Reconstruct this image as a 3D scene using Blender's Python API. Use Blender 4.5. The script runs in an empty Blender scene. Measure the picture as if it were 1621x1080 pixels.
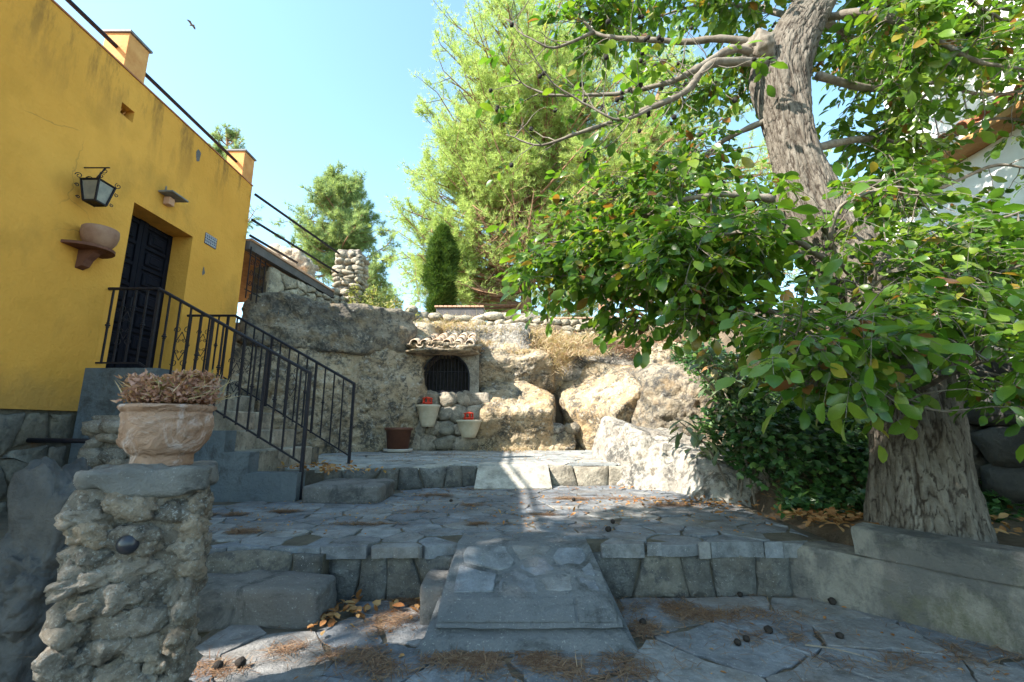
import bpy, math, random
import numpy as np
from mathutils import Vector, Matrix

SC = bpy.context.scene
C = SC.collection
R = np.random.RandomState(7)
random.seed(7)

# ------------------------------------------------------------------ camera
F, U0, V0, PITCH, EYE = 700.0, 810.5, 540.0, math.radians(10.9), 1.10
cam_d = bpy.data.cameras.new('camera')
cam_d.sensor_width = 36.0
cam_d.lens = 36.0 * F / 1621.0
cam_d.clip_start = 0.05
cam_d.clip_end = 2000
cam = bpy.data.objects.new('camera', cam_d)
C.objects.link(cam)
cam.location = (0, 0, EYE)
cam.rotation_euler = (math.radians(90) + PITCH, 0, 0)
SC.camera = cam

# ------------------------------------------------------------------ light
SUN_TO = Vector((-0.95, -0.55, 1.0)).normalized()      # towards the sun
SUN_EL = math.asin(SUN_TO.z)
world = bpy.data.worlds.new('World')
SC.world = world
world.use_nodes = True
wn = world.node_tree
for n in list(wn.nodes):
    wn.nodes.remove(n)
wo = wn.nodes.new('ShaderNodeOutputWorld')
bg = wn.nodes.new('ShaderNodeBackground')
sky = wn.nodes.new('ShaderNodeTexSky')
sky.sky_type = 'NISHITA'
sky.sun_disc = False
sky.sun_elevation = SUN_EL
sky.sun_rotation = math.atan2(SUN_TO.x, SUN_TO.y)
sky.altitude = 500
sky.air_density = 1.0
sky.dust_density = 0.8
sky.ozone_density = 0.4
bg.inputs['Strength'].default_value = 0.15
tint = wn.nodes.new('ShaderNodeMix')
tint.data_type = 'RGBA'; tint.blend_type = 'MULTIPLY'; tint.inputs[0].default_value = 1.0
tint.inputs[7].default_value = (1.0, 1.16, 1.03, 1)
wn.links.new(sky.outputs[0], tint.inputs[6])
wn.links.new(tint.outputs[2], bg.inputs[0])
wn.links.new(bg.outputs[0], wo.inputs[0])
sun_d = bpy.data.lights.new('sun', 'SUN')
sun_d.energy = 5.0
sun_d.angle = math.radians(0.53)
sun_d.color = (1.0, 0.93, 0.82)
sun = bpy.data.objects.new('sun', sun_d)
C.objects.link(sun)
sun.rotation_euler = SUN_TO.to_track_quat('Z', 'Y').to_euler()
SC.view_settings.view_transform = 'Standard'
SC.view_settings.look = 'None'
SC.view_settings.gamma = 1.0
SC.view_settings.exposure = 1.8
SC.view_settings.use_curve_mapping = False

# ------------------------------------------------------------------ helpers
CP, SP = math.cos(PITCH), math.sin(PITCH)


def W(u, v, Y):
    """the point at distance Y ahead that the photograph shows at pixel u, v"""
    xv, yv = (u - U0) / F, (V0 - v) / F
    up, fw = SP + yv * CP, CP - yv * SP
    return np.array([xv / fw * Y, Y, EYE + up / fw * Y])


def proj(P):
    P = np.asarray(P, float)
    x, y, z = P[..., 0], P[..., 1], P[..., 2] - EYE
    fz = y * CP + z * SP
    uy = -y * SP + z * CP
    return U0 + F * x / fz, V0 - F * uy / fz, fz


def _h(ix, iy, iz, s=0):
    n = (ix.astype(np.int64) * 73856093) ^ (iy.astype(np.int64) * 19349663) ^ (iz.astype(np.int64) * 83492791) ^ (s * 2654435761)
    n &= 0xffffffff
    n = ((n ^ (n >> 15)) * 2246822519) & 0xffffffff
    n = ((n ^ (n >> 13)) * 3266489917) & 0xffffffff
    n ^= n >> 16
    return n / 4294967295.0


def vnoise(P, s=0):
    P = np.asarray(P, float)
    f = np.floor(P)
    t = P - f
    t = t * t * t * (t * (t * 6 - 15) + 10)
    i = f.astype(np.int64)
    out = 0
    for a in (0, 1):
        for b in (0, 1):
            for c in (0, 1):
                w = (t[:, 0] if a else 1 - t[:, 0]) * (t[:, 1] if b else 1 - t[:, 1]) * (t[:, 2] if c else 1 - t[:, 2])
                out = out + w * _h(i[:, 0] + a, i[:, 1] + b, i[:, 2] + c, s)
    return out * 2 - 1


def fbm(P, octs=4, s=0, gain=0.5):
    P = np.asarray(P, float)
    o, a, f = 0, 1.0, 1.0
    for k in range(octs):
        o = o + a * vnoise(P * f + 17.3 * k, s + k)
        a *= gain
        f *= 2.03
    return o


def worley(P, s=0):
    P = np.asarray(P, float)
    i = np.floor(P).astype(np.int64)
    best = np.full(len(P), 9.0)
    sec = np.full(len(P), 9.0)
    for a in (-1, 0, 1):
        for b in (-1, 0, 1):
            for c in (-1, 0, 1):
                j = i + np.array([a, b, c])
                q = np.stack([_h(j[:, 0], j[:, 1], j[:, 2], s + k) for k in (1, 2, 3)], 1) + j
                d = np.linalg.norm(P - q, axis=1)
                sec = np.minimum(sec, np.maximum(best, d))
                best = np.minimum(best, d)
    return best, sec


def tag(o, label=None, cat=None, group=None, kind=None):
    if label: o['label'] = label
    if cat: o['category'] = cat
    if group: o['group'] = group
    if kind: o['kind'] = kind
    return o


def thing(name, loc, label, cat, group=None):
    o = bpy.data.objects.new(name, None)
    o.empty_display_size = 0.1
    C.objects.link(o)
    o.location = loc
    return tag(o, label, cat, group)


def root_of(p):
    t = Vector((0, 0, 0))
    while p is not None:
        t += Vector(p.location)
        p = p.parent
    return t


def attach(o, parent):
    if parent is not None:
        o.parent = parent
        if parent.type == 'EMPTY':
            o.matrix_parent_inverse = Matrix.Translation(-Vector(parent.location))
    return o


def mesh_raw(name, V, faces, mat, smooth=False):
    """faces: list of index lists, or an (n,k) array, or a list of such arrays"""
    me = bpy.data.meshes.new(name)
    V = np.asarray(V, np.float32)
    if isinstance(faces, np.ndarray):
        faces = [faces]
    if len(faces) and isinstance(faces[0], np.ndarray):
        loops = np.concatenate([f.ravel() for f in faces]).astype(np.int32)
        tot = np.concatenate([np.full(len(f), f.shape[1], np.int32) for f in faces])
    else:
        loops = np.array([i for f in faces for i in f], np.int32)
        tot = np.array([len(f) for f in faces], np.int32)
    st = np.concatenate([[0], np.cumsum(tot)[:-1]]).astype(np.int32)
    me.vertices.add(len(V))
    me.vertices.foreach_set('co', V.ravel())
    me.loops.add(len(loops))
    me.loops.foreach_set('vertex_index', loops)
    me.polygons.add(len(tot))
    me.polygons.foreach_set('loop_start', st)
    me.polygons.foreach_set('loop_total', tot)
    me.polygons.foreach_set('use_smooth', np.full(len(tot), bool(smooth)))
    me.materials.append(mat)
    me.update(calc_edges=True)
    me.validate()
    return me


def obj(name, V, faces, mat, parent=None, smooth=False):
    o = bpy.data.objects.new(name, mesh_raw(name, V, faces, mat, smooth))
    C.objects.link(o)
    return attach(o, parent)


class MB:
    def __init__(s):
        s.V, s.F, s.n = [], [], 0

    def add(s, V, Fs):
        V = np.asarray(V, float)
        s.V.append(V)
        for f in Fs:
            s.F.append([int(i) + s.n for i in f])
        s.n += len(V)
        return s

    def box(s, a, b, bev=0.0, M=None):
        a, b = np.minimum(a, b).astype(float), np.maximum(a, b).astype(float)
        if bev <= 0:
            V = np.array([[x, y, z] for x in (a[0], b[0]) for y in (a[1], b[1]) for z in (a[2], b[2])])
            Fs = [(0, 1, 3, 2), (4, 6, 7, 5), (0, 4, 5, 1), (2, 3, 7, 6), (0, 2, 6, 4), (1, 5, 7, 3)]
        else:
            bev = min(bev, *(0.45 * (b - a)))
            V, idx = [], {}
            for sx in (0, 1):
                for sy in (0, 1):
                    for sz in (0, 1):
                        for ax in range(3):
                            p = [b[0] if sx else a[0], b[1] if sy else a[1], b[2] if sz else a[2]]
                            sg = (sx, sy, sz)
                            for k in range(3):
                                if k != ax:
                                    p[k] += -bev if sg[k] else bev
                            idx[(sx, sy, sz, ax)] = len(V)
                            V.append(p)
            Fs = []
            for ax in range(3):
                o1, o2 = [(1, 2), (2, 0), (0, 1)][ax]
                for sd in (0, 1):
                    q = []
                    for (p1, p2) in ((0, 0), (1, 0), (1, 1), (0, 1)):
                        c = [0, 0, 0]; c[ax] = sd; c[o1] = p1; c[o2] = p2
                        q.append(idx[(*c, ax)])
                    Fs.append(q if sd else q[::-1])
            for ax in range(3):      # edges along ax
                o1, o2 = [(1, 2), (2, 0), (0, 1)][ax]
                for p1 in (0, 1):
                    for p2 in (0, 1):
                        c0 = [0, 0, 0]; c0[o1] = p1; c0[o2] = p2
                        c1 = list(c0); c1[ax] = 1
                        q = [idx[(*c0, o1)], idx[(*c1, o1)], idx[(*c1, o2)], idx[(*c0, o2)]]
                        Fs.append(q if (p1 ^ p2) else q[::-1])
            for sx in (0, 1):
                for sy in (0, 1):
                    for sz in (0, 1):
                        t = [idx[(sx, sy, sz, k)] for k in range(3)]
                        Fs.append(t if (sx ^ sy ^ sz) else t[::-1])
            V = np.array(V)
        if M is not None:
            V = V @ np.array(M)[:3, :3].T + np.array(M)[:3, 3]
        return s.add(V, Fs)

    def tube(s, pts, rad, seg=6, caps=True):
        pts = np.asarray(pts, float)
        n = len(pts)
        rad = np.broadcast_to(np.asarray(rad, float), (n,))
        T = np.gradient(pts, axis=0)
        T /= np.linalg.norm(T, axis=1)[:, None] + 1e-12
        ref = np.array([0, 0, 1.0]) if abs(T[0][2]) < 0.9 else np.array([1.0, 0, 0])
        A = np.cross(T[0], ref); A /= np.linalg.norm(A)
        V = []
        for i in range(n):
            A = A - T[i] * np.dot(A, T[i]); A /= np.linalg.norm(A) + 1e-12
            B = np.cross(T[i], A)
            for k in range(seg):
                t = 2 * math.pi * (k + 0.5) / seg
                V.append(pts[i] + rad[i] * (math.cos(t) * A + math.sin(t) * B))
        Fs = []
        for i in range(n - 1):
            for k in range(seg):
                k2 = (k + 1) % seg
                Fs.append((i * seg + k, i * seg + k2, (i + 1) * seg + k2, (i + 1) * seg + k))
        if caps:
            Fs.append(tuple(range(seg))[::-1])
            Fs.append(tuple((n - 1) * seg + k for k in range(seg)))
        return s.add(V, Fs)

    def lathe(s, prof, c=(0, 0, 0), seg=32, cap=True):
        c = np.asarray(c, float)
        V, n = [], len(prof)
        for r, z in prof:
            for k in range(seg):
                t = 2 * math.pi * k / seg
                V.append(c + np.array([r * math.cos(t), r * math.sin(t), z]))
        Fs = []
        for i in range(n - 1):
            for k in range(seg):
                k2 = (k + 1) % seg
                Fs.append((i * seg + k, i * seg + k2, (i + 1) * seg + k2, (i + 1) * seg + k))
        if cap:
            Fs.append(tuple(range(seg))[::-1])
            Fs.append(tuple((n - 1) * seg + k for k in range(seg)))
        return s.add(V, Fs)

    def prism(s, poly, z0, z1):
        n = len(poly)
        V = [(x, y, z0) for x, y in poly] + [(x, y, z1) for x, y in poly]
        Fs = [tuple(range(n))[::-1], tuple(range(n, 2 * n))] + [(i, (i + 1) % n, n + (i + 1) % n, n + i) for i in range(n)]
        return s.add(V, Fs)

    def build(s, name, mat, parent=None, smooth=False):
        return obj(name, np.concatenate(s.V), s.F, mat, parent, smooth)


def smooth_path(pts, sub=5):
    pts = np.asarray(pts, float)
    n = len(pts)
    out = []
    for i in range(n - 1):
        p0, p1, p2, p3 = pts[max(i - 1, 0)], pts[i], pts[i + 1], pts[min(i + 2, n - 1)]
        for k in range(sub):
            t = k / sub
            out.append(0.5 * ((2 * p1) + (-p0 + p2) * t + (2 * p0 - 5 * p1 + 4 * p2 - p3) * t * t + (-p0 + 3 * p1 - 3 * p2 + p3) * t ** 3))
    out.append(pts[-1])
    return np.array(out)


_ico = {}


def ico(sub):
    if sub in _ico:
        return _ico[sub]
    import bmesh
    bm = bmesh.new()
    bmesh.ops.create_icosphere(bm, subdivisions=sub, radius=1.0)
    V = np.array([v.co[:] for v in bm.verts])
    Fc = np.array([[v.index for v in f.verts] for f in bm.faces])
    bm.free()
    _ico[sub] = (V, Fc)
    return V, Fc


def rough_stone(c, size, sub=2, p=3.0, amp=0.12, freq=2.2, seed=0, rot=None):
    """a lumpy block: superellipsoid with noise"""
    D, Fc = ico(sub)
    s = np.asarray(size, float)
    r = 1.0 / (np.sum(np.abs(D) ** p, axis=1) ** (1 / p))
    Q = D * r[:, None]
    n = fbm(Q * freq + seed * 7.1, 3, seed)
    Q = Q * (1 + amp * n)[:, None] * s
    if rot is not None:
        Q = Q @ np.array(rot).T
    return Q + np.asarray(c, float), Fc


def rotm(rx=0, ry=0, rz=0):
    return np.array(Matrix.Rotation(rz, 3, 'Z') @ Matrix.Rotation(ry, 3, 'Y') @ Matrix.Rotation(rx, 3, 'X'))


def boulder(c, planes, sub=5, soft=14, amp=0.12, freq=1.1, pits=0.03, pitf=6, seed=0, strat=0.0):
    """convex boulder: half spaces (normal, distance from c), softly blended, then weathered"""
    D, Fc = ico(sub)
    c = np.asarray(c, float)
    inv = np.zeros(len(D))
    for n, d in planes:
        n = np.asarray(n, float); n /= np.linalg.norm(n)
        q = np.maximum(D @ n, 1e-6) / d
        inv += q ** soft
    r = inv ** (-1 / soft)
    P = D * r[:, None]
    G = P + c
    P = P * (1 + amp * fbm(G * freq, 5, seed, 0.55) / np.maximum(r, 0.6))[:, None]
    G = P + c
    a, b = worley(G * pitf * np.array([1, 1, 1.3]), seed)
    hole = np.clip(0.42 - a, 0, 1) * (fbm(G * 2.3, 3, seed + 9) > -0.1)
    e = np.clip(b - a, 0, 0.25)
    dn = -pits * 2.2 * hole - pits * 0.8 * (0.25 - e) + pits * 0.7 * fbm(G * 9, 4, seed + 3)
    if strat:
        dn += strat * np.sin(G[:, 2] * 11 + 2.5 * fbm(G * 1.3, 2, seed + 5)) * 0.5
    P = P + D * dn[:, None]
    return P + c, Fc


# ------------------------------------------------------------------ materials
class N:
    def __init__(s, name, rough=0.85, spec=0.3):
        s.m = bpy.data.materials.new(name)
        s.m.use_nodes = True
        s.t = s.m.node_tree
        for n in list(s.t.nodes):
            s.t.nodes.remove(n)
        s.out = s.t.nodes.new('ShaderNodeOutputMaterial')
        s.b = s.t.nodes.new('ShaderNodeBsdfPrincipled')
        s.b.inputs['Roughness'].default_value = rough
        s.b.inputs['Specular IOR Level'].default_value = spec
        s.t.links.new(s.b.outputs[0], s.out.inputs[0])
        s.tc = s.t.nodes.new('ShaderNodeTexCoord')
        s.co = s.tc.outputs['Object']

    def L(s, a, b):
        s.t.links.new(a, b)

    def scaled(s, sc, co=None):
        m = s.t.nodes.new('ShaderNodeMapping')
        m.inputs['Scale'].default_value = sc
        s.L(co or s.co, m.inputs['Vector'])
        return m.outputs[0]

    def offset_by_object(s):
        oi = s.t.nodes.new('ShaderNodeObjectInfo')
        v = s.t.nodes.new('ShaderNodeVectorMath'); v.operation = 'SCALE'
        cb = s.t.nodes.new('ShaderNodeCombineXYZ')
        for k in range(3):
            s.L(oi.outputs['Random'], cb.inputs[k])
        s.L(cb.outputs[0], v.inputs[0]); v.inputs['Scale'].default_value = 37.0
        a = s.t.nodes.new('ShaderNodeVectorMath'); a.operation = 'ADD'
        s.L(s.tc.outputs['Object'], a.inputs[0]); s.L(v.outputs[0], a.inputs[1])
        s.co = a.outputs[0]
        return s

    def noise(s, scale, detail=6, rough=0.6, co=None, dist=0.0):
        n = s.t.nodes.new('ShaderNodeTexNoise')
        n.inputs['Scale'].default_value = scale
        n.inputs['Detail'].default_value = detail
        n.inputs['Roughness'].default_value = rough
        n.inputs['Distortion'].default_value = dist
        s.L(co or s.co, n.inputs['Vector'])
        return n.outputs[0]

    def vor(s, scale, feat='F1', co=None, out=0):
        n = s.t.nodes.new('ShaderNodeTexVoronoi')
        n.feature = feat
        n.inputs['Scale'].default_value = scale
        s.L(co or s.co, n.inputs['Vector'])
        return n.outputs[out]

    def ramp(s, fac, stops):
        n = s.t.nodes.new('ShaderNodeValToRGB')
        el = n.color_ramp.elements
        while len(el) < len(stops):
            el.new(0.5)
        for e, (p, c) in zip(el, stops):
            e.position = p
            e.color = (c, c, c, 1) if isinstance(c, (int, float)) else (*c, 1)
        s.L(fac, n.inputs[0])
        return n.outputs[0]

    def mix(s, fac, a, b, mode='MIX'):
        n = s.t.nodes.new('ShaderNodeMix')
        n.data_type = 'RGBA'; n.blend_type = mode
        for sock, v in ((n.inputs[0], fac), (n.inputs[6], a), (n.inputs[7], b)):
            if isinstance(v, (int, float)):
                sock.default_value = v if sock == n.inputs[0] else (v, v, v, 1)
            elif isinstance(v, tuple):
                sock.default_value = (*v, 1)
            else:
                s.L(v, sock)
        return n.outputs[2]

    def math(s, op, a, b=0.0):
        n = s.t.nodes.new('ShaderNodeMath'); n.operation = op
        for sock, v in ((n.inputs[0], a), (n.inputs[1], b)):
            if isinstance(v, (int, float)): sock.default_value = v
            else: s.L(v, sock)
        return n.outputs[0]

    def sep(s, co=None):
        n = s.t.nodes.new('ShaderNodeSeparateXYZ')
        s.L(co or s.tc.outputs['Object'], n.inputs[0])
        return n.outputs

    def rnd(s):
        return s.t.nodes.new('ShaderNodeObjectInfo').outputs['Random']

    def island(s):
        return s.t.nodes.new('ShaderNodeNewGeometry').outputs['Random Per Island']

    def color(s, c):
        if isinstance(c, tuple): s.b.inputs['Base Color'].default_value = (*c, 1)
        else: s.L(c, s.b.inputs['Base Color'])
        return s

    def rough(s, r):
        s.L(r, s.b.inputs['Roughness'])
        return s

    def bump(s, h, strength=0.5, dist=0.02):
        n = s.t.nodes.new('ShaderNodeBump')
        n.inputs['Strength'].default_value = strength
        n.inputs['Distance'].default_value = dist
        s.L(h, n.inputs['Height'])
        s.L(n.outputs[0], s.b.inputs['Normal'])
        return s


def mat_rock(name, lo, mid, hi, dark=0.5, warm=None, lich=0.55, ochre=0.7, crust=0.49):
    a = N(name, 0.95, 0.15)
    big = a.noise(1.6, 6, 0.6)
    col = a.ramp(big, [(0.3, lo), (0.5, mid), (0.68, hi)])
    if warm:
        col = a.mix(a.ramp(a.noise(0.9, 5, 0.65), [(0.48, 0.0), (0.62, 0.9)]), col, warm)
    d1 = a.ramp(a.noise(7, 9, 0.72, dist=0.4), [(dark - 0.02, 0.0), (dark + 0.09, 0.85)])
    col = a.mix(d1, col, (0.055, 0.052, 0.05))
    d2 = a.ramp(a.noise(2.3, 8, 0.75, dist=0.5), [(crust, 0.0), (crust + .08, 0.85)])
    col = a.mix(a.math('MULTIPLY', d2, a.ramp(a.noise(18, 6, 0.7), [(0.4, 0.0), (0.5, 1.0)])), col, (0.05, 0.05, 0.048))
    sp = a.ramp(a.noise(46, 4, 0.7), [(0.64, 0.0), (0.7, 0.8)])
    col = a.mix(sp, col, (0.05, 0.05, 0.048))
    och = a.ramp(a.noise(3.1, 7, 0.7), [(0.5, 0.0), (0.66, ochre * .7)])
    col = a.mix(och, col, (0.27, 0.185, 0.1))
    wl = a.ramp(a.noise(13, 6, 0.6), [(lich, 0.0), (lich + 0.16, 0.6)])
    col = a.mix(wl, col, (0.5, 0.48, 0.43))
    a.color(col)
    h = a.math('ADD', a.noise(14, 10, 0.72), a.math('MULTIPLY', a.vor(22), 0.5))
    h = a.math('SUBTRACT', h, a.math('MULTIPLY', sp, 0.35))
    a.bump(h, 0.6, 0.05)
    return a.m


M_ROCK = mat_rock('weathered_limestone', (0.19, 0.152, 0.104), (0.325, 0.26, 0.176), (0.448, 0.363, 0.248), 0.53)
M_ROCKW = mat_rock('warm_limestone', (0.235, 0.18, 0.118), (0.353, 0.284, 0.189), (0.451, 0.388, 0.288), 0.54, warm=(0.323, 0.228, 0.127))
M_ROCKD = mat_rock('dark_conglomerate', (0.109, 0.095, 0.079), (0.185, 0.16, 0.121), (0.286, 0.243, 0.184), 0.5, lich=0.6)
M_ROCKL = mat_rock('pale_limestone', (0.18, 0.165, 0.145), (0.27, 0.25, 0.22), (0.36, 0.34, 0.3), 0.54, ochre=0.35, crust=0.5)


def mat_piece(name, cols, lich=(0.36, 0.36, 0.34), lichpos=0.6, dark=0.62, bump=0.5, fine=30, rough=0.8):
    """a stone piece: base tone differs from piece to piece, grain runs on"""
    a = N(name, rough, 0.3).offset_by_object()
    n = len(cols)
    col = a.ramp(a.rnd(), [(i / max(1, n - 1), c) for i, c in enumerate(cols)])
    col = a.mix(0.85, col, a.ramp(a.noise(5, 12, 0.75), [(0.32, 0.35), (0.66, 1.7)]), 'MULTIPLY')
    st = a.ramp(a.noise(2.2, 5, 0.6), [(0.5, 0.0), (0.7, 0.5)])
    col = a.mix(st, col, (0.13, 0.105, 0.075))
    dk = a.ramp(a.noise(11, 8, 0.7), [(dark - 0.03, 0.0), (dark + 0.07, 0.8)])
    col = a.mix(dk, col, (0.05, 0.052, 0.055))
    li = a.math('MAXIMUM', a.ramp(a.noise(75, 6, 0.75), [(lichpos - .02, 0.0), (lichpos + 0.02, 0.85)]), a.ramp(a.noise(14, 8, 0.8), [(lichpos + 0.02, 0.0), (lichpos + 0.09, 0.6)]))
    col = a.mix(li, col, lich)
    a.color(col)
    h = a.math('ADD', a.noise(5, 9, 0.65), a.math('MULTIPLY', a.noise(fine, 6, 0.7), 0.35))
    a.bump(h, bump * 1.5, 0.05)
    a.rough(a.ramp(a.noise(9, 4, 0.6), [(0.3, rough - 0.2), (0.7, min(1, rough + 0.1))]))
    return a.m


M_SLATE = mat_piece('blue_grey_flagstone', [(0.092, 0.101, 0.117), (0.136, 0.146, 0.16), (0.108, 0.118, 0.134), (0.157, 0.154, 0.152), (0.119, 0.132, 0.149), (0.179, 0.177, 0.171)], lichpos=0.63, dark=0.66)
M_SLATE_SUNLIT = mat_piece('sunlit_flagstone', [(0.179, 0.189, 0.192), (0.262, 0.27, 0.262), (0.209, 0.218, 0.219), (0.304, 0.285, 0.248), (0.23, 0.244, 0.243), (0.346, 0.326, 0.281)], lichpos=0.63, dark=0.66)  # flagstone tones lightened: the upper terrace's sunlight is put into the colour
M_FACE = mat_piece('lichened_face_stone', [(0.073, 0.075, 0.074), (0.112, 0.112, 0.107), (0.095, 0.091, 0.082), (0.14, 0.128, 0.107)], lichpos=0.63, dark=0.55, bump=0.8)
M_DRY = mat_piece('dry_wall_stone', [(0.252, 0.217, 0.16), (0.36, 0.313, 0.232), (0.306, 0.261, 0.192), (0.432, 0.383, 0.296)], lichpos=0.6, dark=0.56, bump=0.9, rough=0.95)
M_NICHE = mat_piece('rounded_wall_stone', [(0.213, 0.189, 0.148), (0.295, 0.254, 0.197), (0.246, 0.221, 0.18), (0.328, 0.262, 0.197)], lichpos=0.62, dark=0.6, bump=0.8, rough=0.95)
M_PILLAR = mat_piece('pale_tufa_stone', [(0.197, 0.167, 0.134), (0.271, 0.236, 0.198), (0.164, 0.145, 0.12), (0.303, 0.261, 0.212), (0.23, 0.183, 0.134)], lichpos=0.58, dark=0.6, bump=1.0, fine=45, rough=0.95)
M_BASEST = mat_piece('grey_green_base_stone', [(0.099, 0.09, 0.071), (0.141, 0.124, 0.095), (0.12, 0.112, 0.095), (0.165, 0.15, 0.129)], lichpos=0.7, dark=0.6, bump=0.6)


def mat_mortar(name, c1, c2, rust=0.5):
    a = N(name, 0.95, 0.1)
    col = a.ramp(a.noise(4, 7, 0.65), [(0.35, c1), (0.65, c2)])
    col = a.mix(a.ramp(a.noise(1.7, 6, 0.7), [(rust, 0.0), (rust + 0.12, 0.9)]), col, (0.2, 0.095, 0.045))
    a.color(col)
    a.bump(a.math('ADD', a.noise(40, 8, 0.75), a.noise(13, 8, 0.7)), 1.0, 0.035)
    return a.m


M_MORTAR = mat_mortar('mortar_with_dirt', (0.095, 0.084, 0.066), (0.173, 0.154, 0.12), 0.6)
M_MORTARL = mat_mortar('pale_mortar', (0.114, 0.101, 0.082), (0.181, 0.158, 0.124), 0.75)
M_SOIL = mat_mortar('dry_soil', (0.09, 0.07, 0.05), (0.19, 0.145, 0.1), 0.58)
M_UPSOIL = mat_mortar('straw_covered_soil', (0.4, 0.31, 0.2), (0.52, 0.43, 0.3), 0.52)


def mat_concrete(name, c1, c2, streak=False, lp=0.62, moss=False):
    a = N(name, 0.85, 0.25)
    col = a.ramp(a.noise(3, 8, 0.65), [(0.3, c1), (0.7, c2)])
    if streak:
        st = a.noise(3.2, 5, 0.6, a.scaled((1, 1, 0.16)))
        col = a.mix(a.ramp(st, [(0.45, 0.0), (0.65, 0.55)]), col, (0.1, 0.125, 0.15))
    col = a.mix(a.ramp(a.noise(70, 6, 0.7), [(lp, 0.0), (lp + 0.05, 0.8)]), col, (0.38, 0.38, 0.36))
    col = a.mix(a.ramp(a.noise(3.5, 9, 0.75, dist=0.6), [(0.5, 0.0), (0.62, 0.8)]), col, (0.06, 0.063, 0.063))
    if moss:
        col = a.mix(a.ramp(a.noise(2.1, 6, 0.65), [(0.52, 0.0), (0.64, 0.7)]), col, (0.15, 0.145, 0.09))
        col = a.mix(a.ramp(a.noise(3.1, 7, 0.7, a.scaled((1, 1, .5))), [(0.5, 0.0), (0.6, 0.8)]), col, (0.3, 0.28, 0.24))
    a.color(col)
    a.bump(a.math('ADD', a.noise(18, 9, 0.75), a.math('MULTIPLY', a.noise(3, 6, 0.6), 0.8)), 1.0, 0.05)
    return a.m


M_PLASTB = mat_concrete('blue_grey_render', (0.098, 0.117, 0.13), (0.163, 0.182, 0.195), True, 0.66)
M_CONC = mat_concrete('weathered_concrete', (0.134, 0.129, 0.124), (0.201, 0.19, 0.18), False, 0.6)
M_RAMP = mat_concrete('ramp_mortar', (0.13, 0.14, 0.15), (0.21, 0.215, 0.22), False, 0.6)
M_CAP = mat_concrete('cap_slab_stone', (0.17, 0.17, 0.165), (0.29, 0.285, 0.27), False, 0.6)
M_BENCH = mat_concrete('mossy_bench_slab', (0.107, 0.109, 0.106), (0.193, 0.178, 0.161), False, 0.66, True)


def mat_yellow():
    a = N('ochre_yellow_plaster', 0.9, 0.2)
    col = a.ramp(a.noise(0.7, 6, 0.55), [(0.3, (0.56, 0.275, 0.045)), (0.7, (0.67, 0.345, 0.065))])
    col = a.mix(a.ramp(a.noise(2.3, 7, 0.6), [(0.5, 0.0), (0.75, 0.35)]), col, (0.37, 0.2, 0.03))
    z = a.sep()[2]
    top = a.ramp(a.math('MULTIPLY', z, 0.1), [(0.44, 0.0), (0.5, 0.5), (0.54, 1.0)])
    st = a.ramp(a.noise(3.4, 8, 0.7, a.scaled((1, 1, 0.22))), [(0.5, 0.0), (0.62, 1.0)])
    col = a.mix(a.math('MULTIPLY', a.math('MULTIPLY', st, top), 0.75), col, (0.09, 0.06, 0.03))
    sm = a.ramp(a.noise(1.1, 6, 0.6, a.scaled((1, 1.2, 0.6))), [(0.58, 0.0), (0.74, 0.5)])
    col = a.mix(sm, col, (0.22, 0.14, 0.035))
    ck = a.ramp(a.vor(1.1, 'DISTANCE_TO_EDGE', a.mix(0.16, a.tc.outputs['Object'], a.noise(3, 4, 0.6))), [(0.0, 0.6), (0.006, 0.0)])
    msk = a.ramp(a.noise(0.8, 2), [(0.6, 0.0), (0.66, .8)])
    col = a.mix(a.math('MULTIPLY', ck, msk), col, (0.14, 0.09, 0.04))
    foot = a.ramp(a.math('ADD', a.math('MULTIPLY', z, 0.5), a.math('MULTIPLY', a.math('SUBTRACT', a.noise(2.2, 7, 0.7), 0.5), 0.5)), [(0.66, 0.55), (0.86, 0.0)])
    col = a.mix(foot, col, (0.24, 0.15, 0.05))
    chip = a.ramp(a.noise(5.5, 9, 0.8), [(0.66, 0.0), (0.69, 0.5)])
    col = a.mix(chip, col, (0.3, 0.19, 0.09))
    a.color(col)
    a.bump(a.math('ADD', a.noise(1.8, 7, 0.6), a.math('MULTIPLY', a.noise(26, 7, 0.65), 0.3)), 0.7, 0.05)
    return a.m


M_YEL = mat_yellow()


def mat_simple(name, c1, c2, sc=6, rough=0.8, bump=0.3, bs=30, spec=0.3, metal=0.0, dist=0.01):
    a = N(name, rough, spec)
    a.color(a.ramp(a.noise(sc, 7, 0.65), [(0.35, c1), (0.65, c2)]))
    a.b.inputs['Metallic'].default_value = metal
    if bump:
        a.bump(a.noise(bs, 7, 0.65), bump, dist)
    return a.m


M_IRON = mat_simple('black_painted_iron', (0.006, 0.006, 0.01), (0.014, 0.013, 0.02), 20, 0.55, 0.4, 90, 0.25)
M_DOOR = mat_simple('dark_blue_black_door_paint', (0.003, 0.0035, 0.008), (0.007, 0.0075, 0.013), 8, 0.75, 0.2, 40, 0.12)
M_ORANGE = mat_simple('orange_ochre_plaster', (0.5, 0.22, 0.07), (0.62, 0.33, 0.12), 5, 0.9, 0.3)
M_TERRA = mat_simple('terracotta', (0.3, 0.12, 0.06), (0.4, 0.18, 0.1), 7, 0.85, 0.2)
M_SHELF = mat_simple('dark_stained_terracotta', (0.09, 0.035, 0.022), (0.15, 0.065, 0.04), 7, 0.8, 0.3)
M_BOWL = mat_simple('dusty_clay', (0.22, 0.115, 0.075), (0.3, 0.18, 0.12), 7, 0.9, 0.3)
M_TERRAP = mat_simple('pale_terracotta', (0.42, 0.23, 0.14), (0.52, 0.33, 0.23), 7, 0.9, 0.3)
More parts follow.
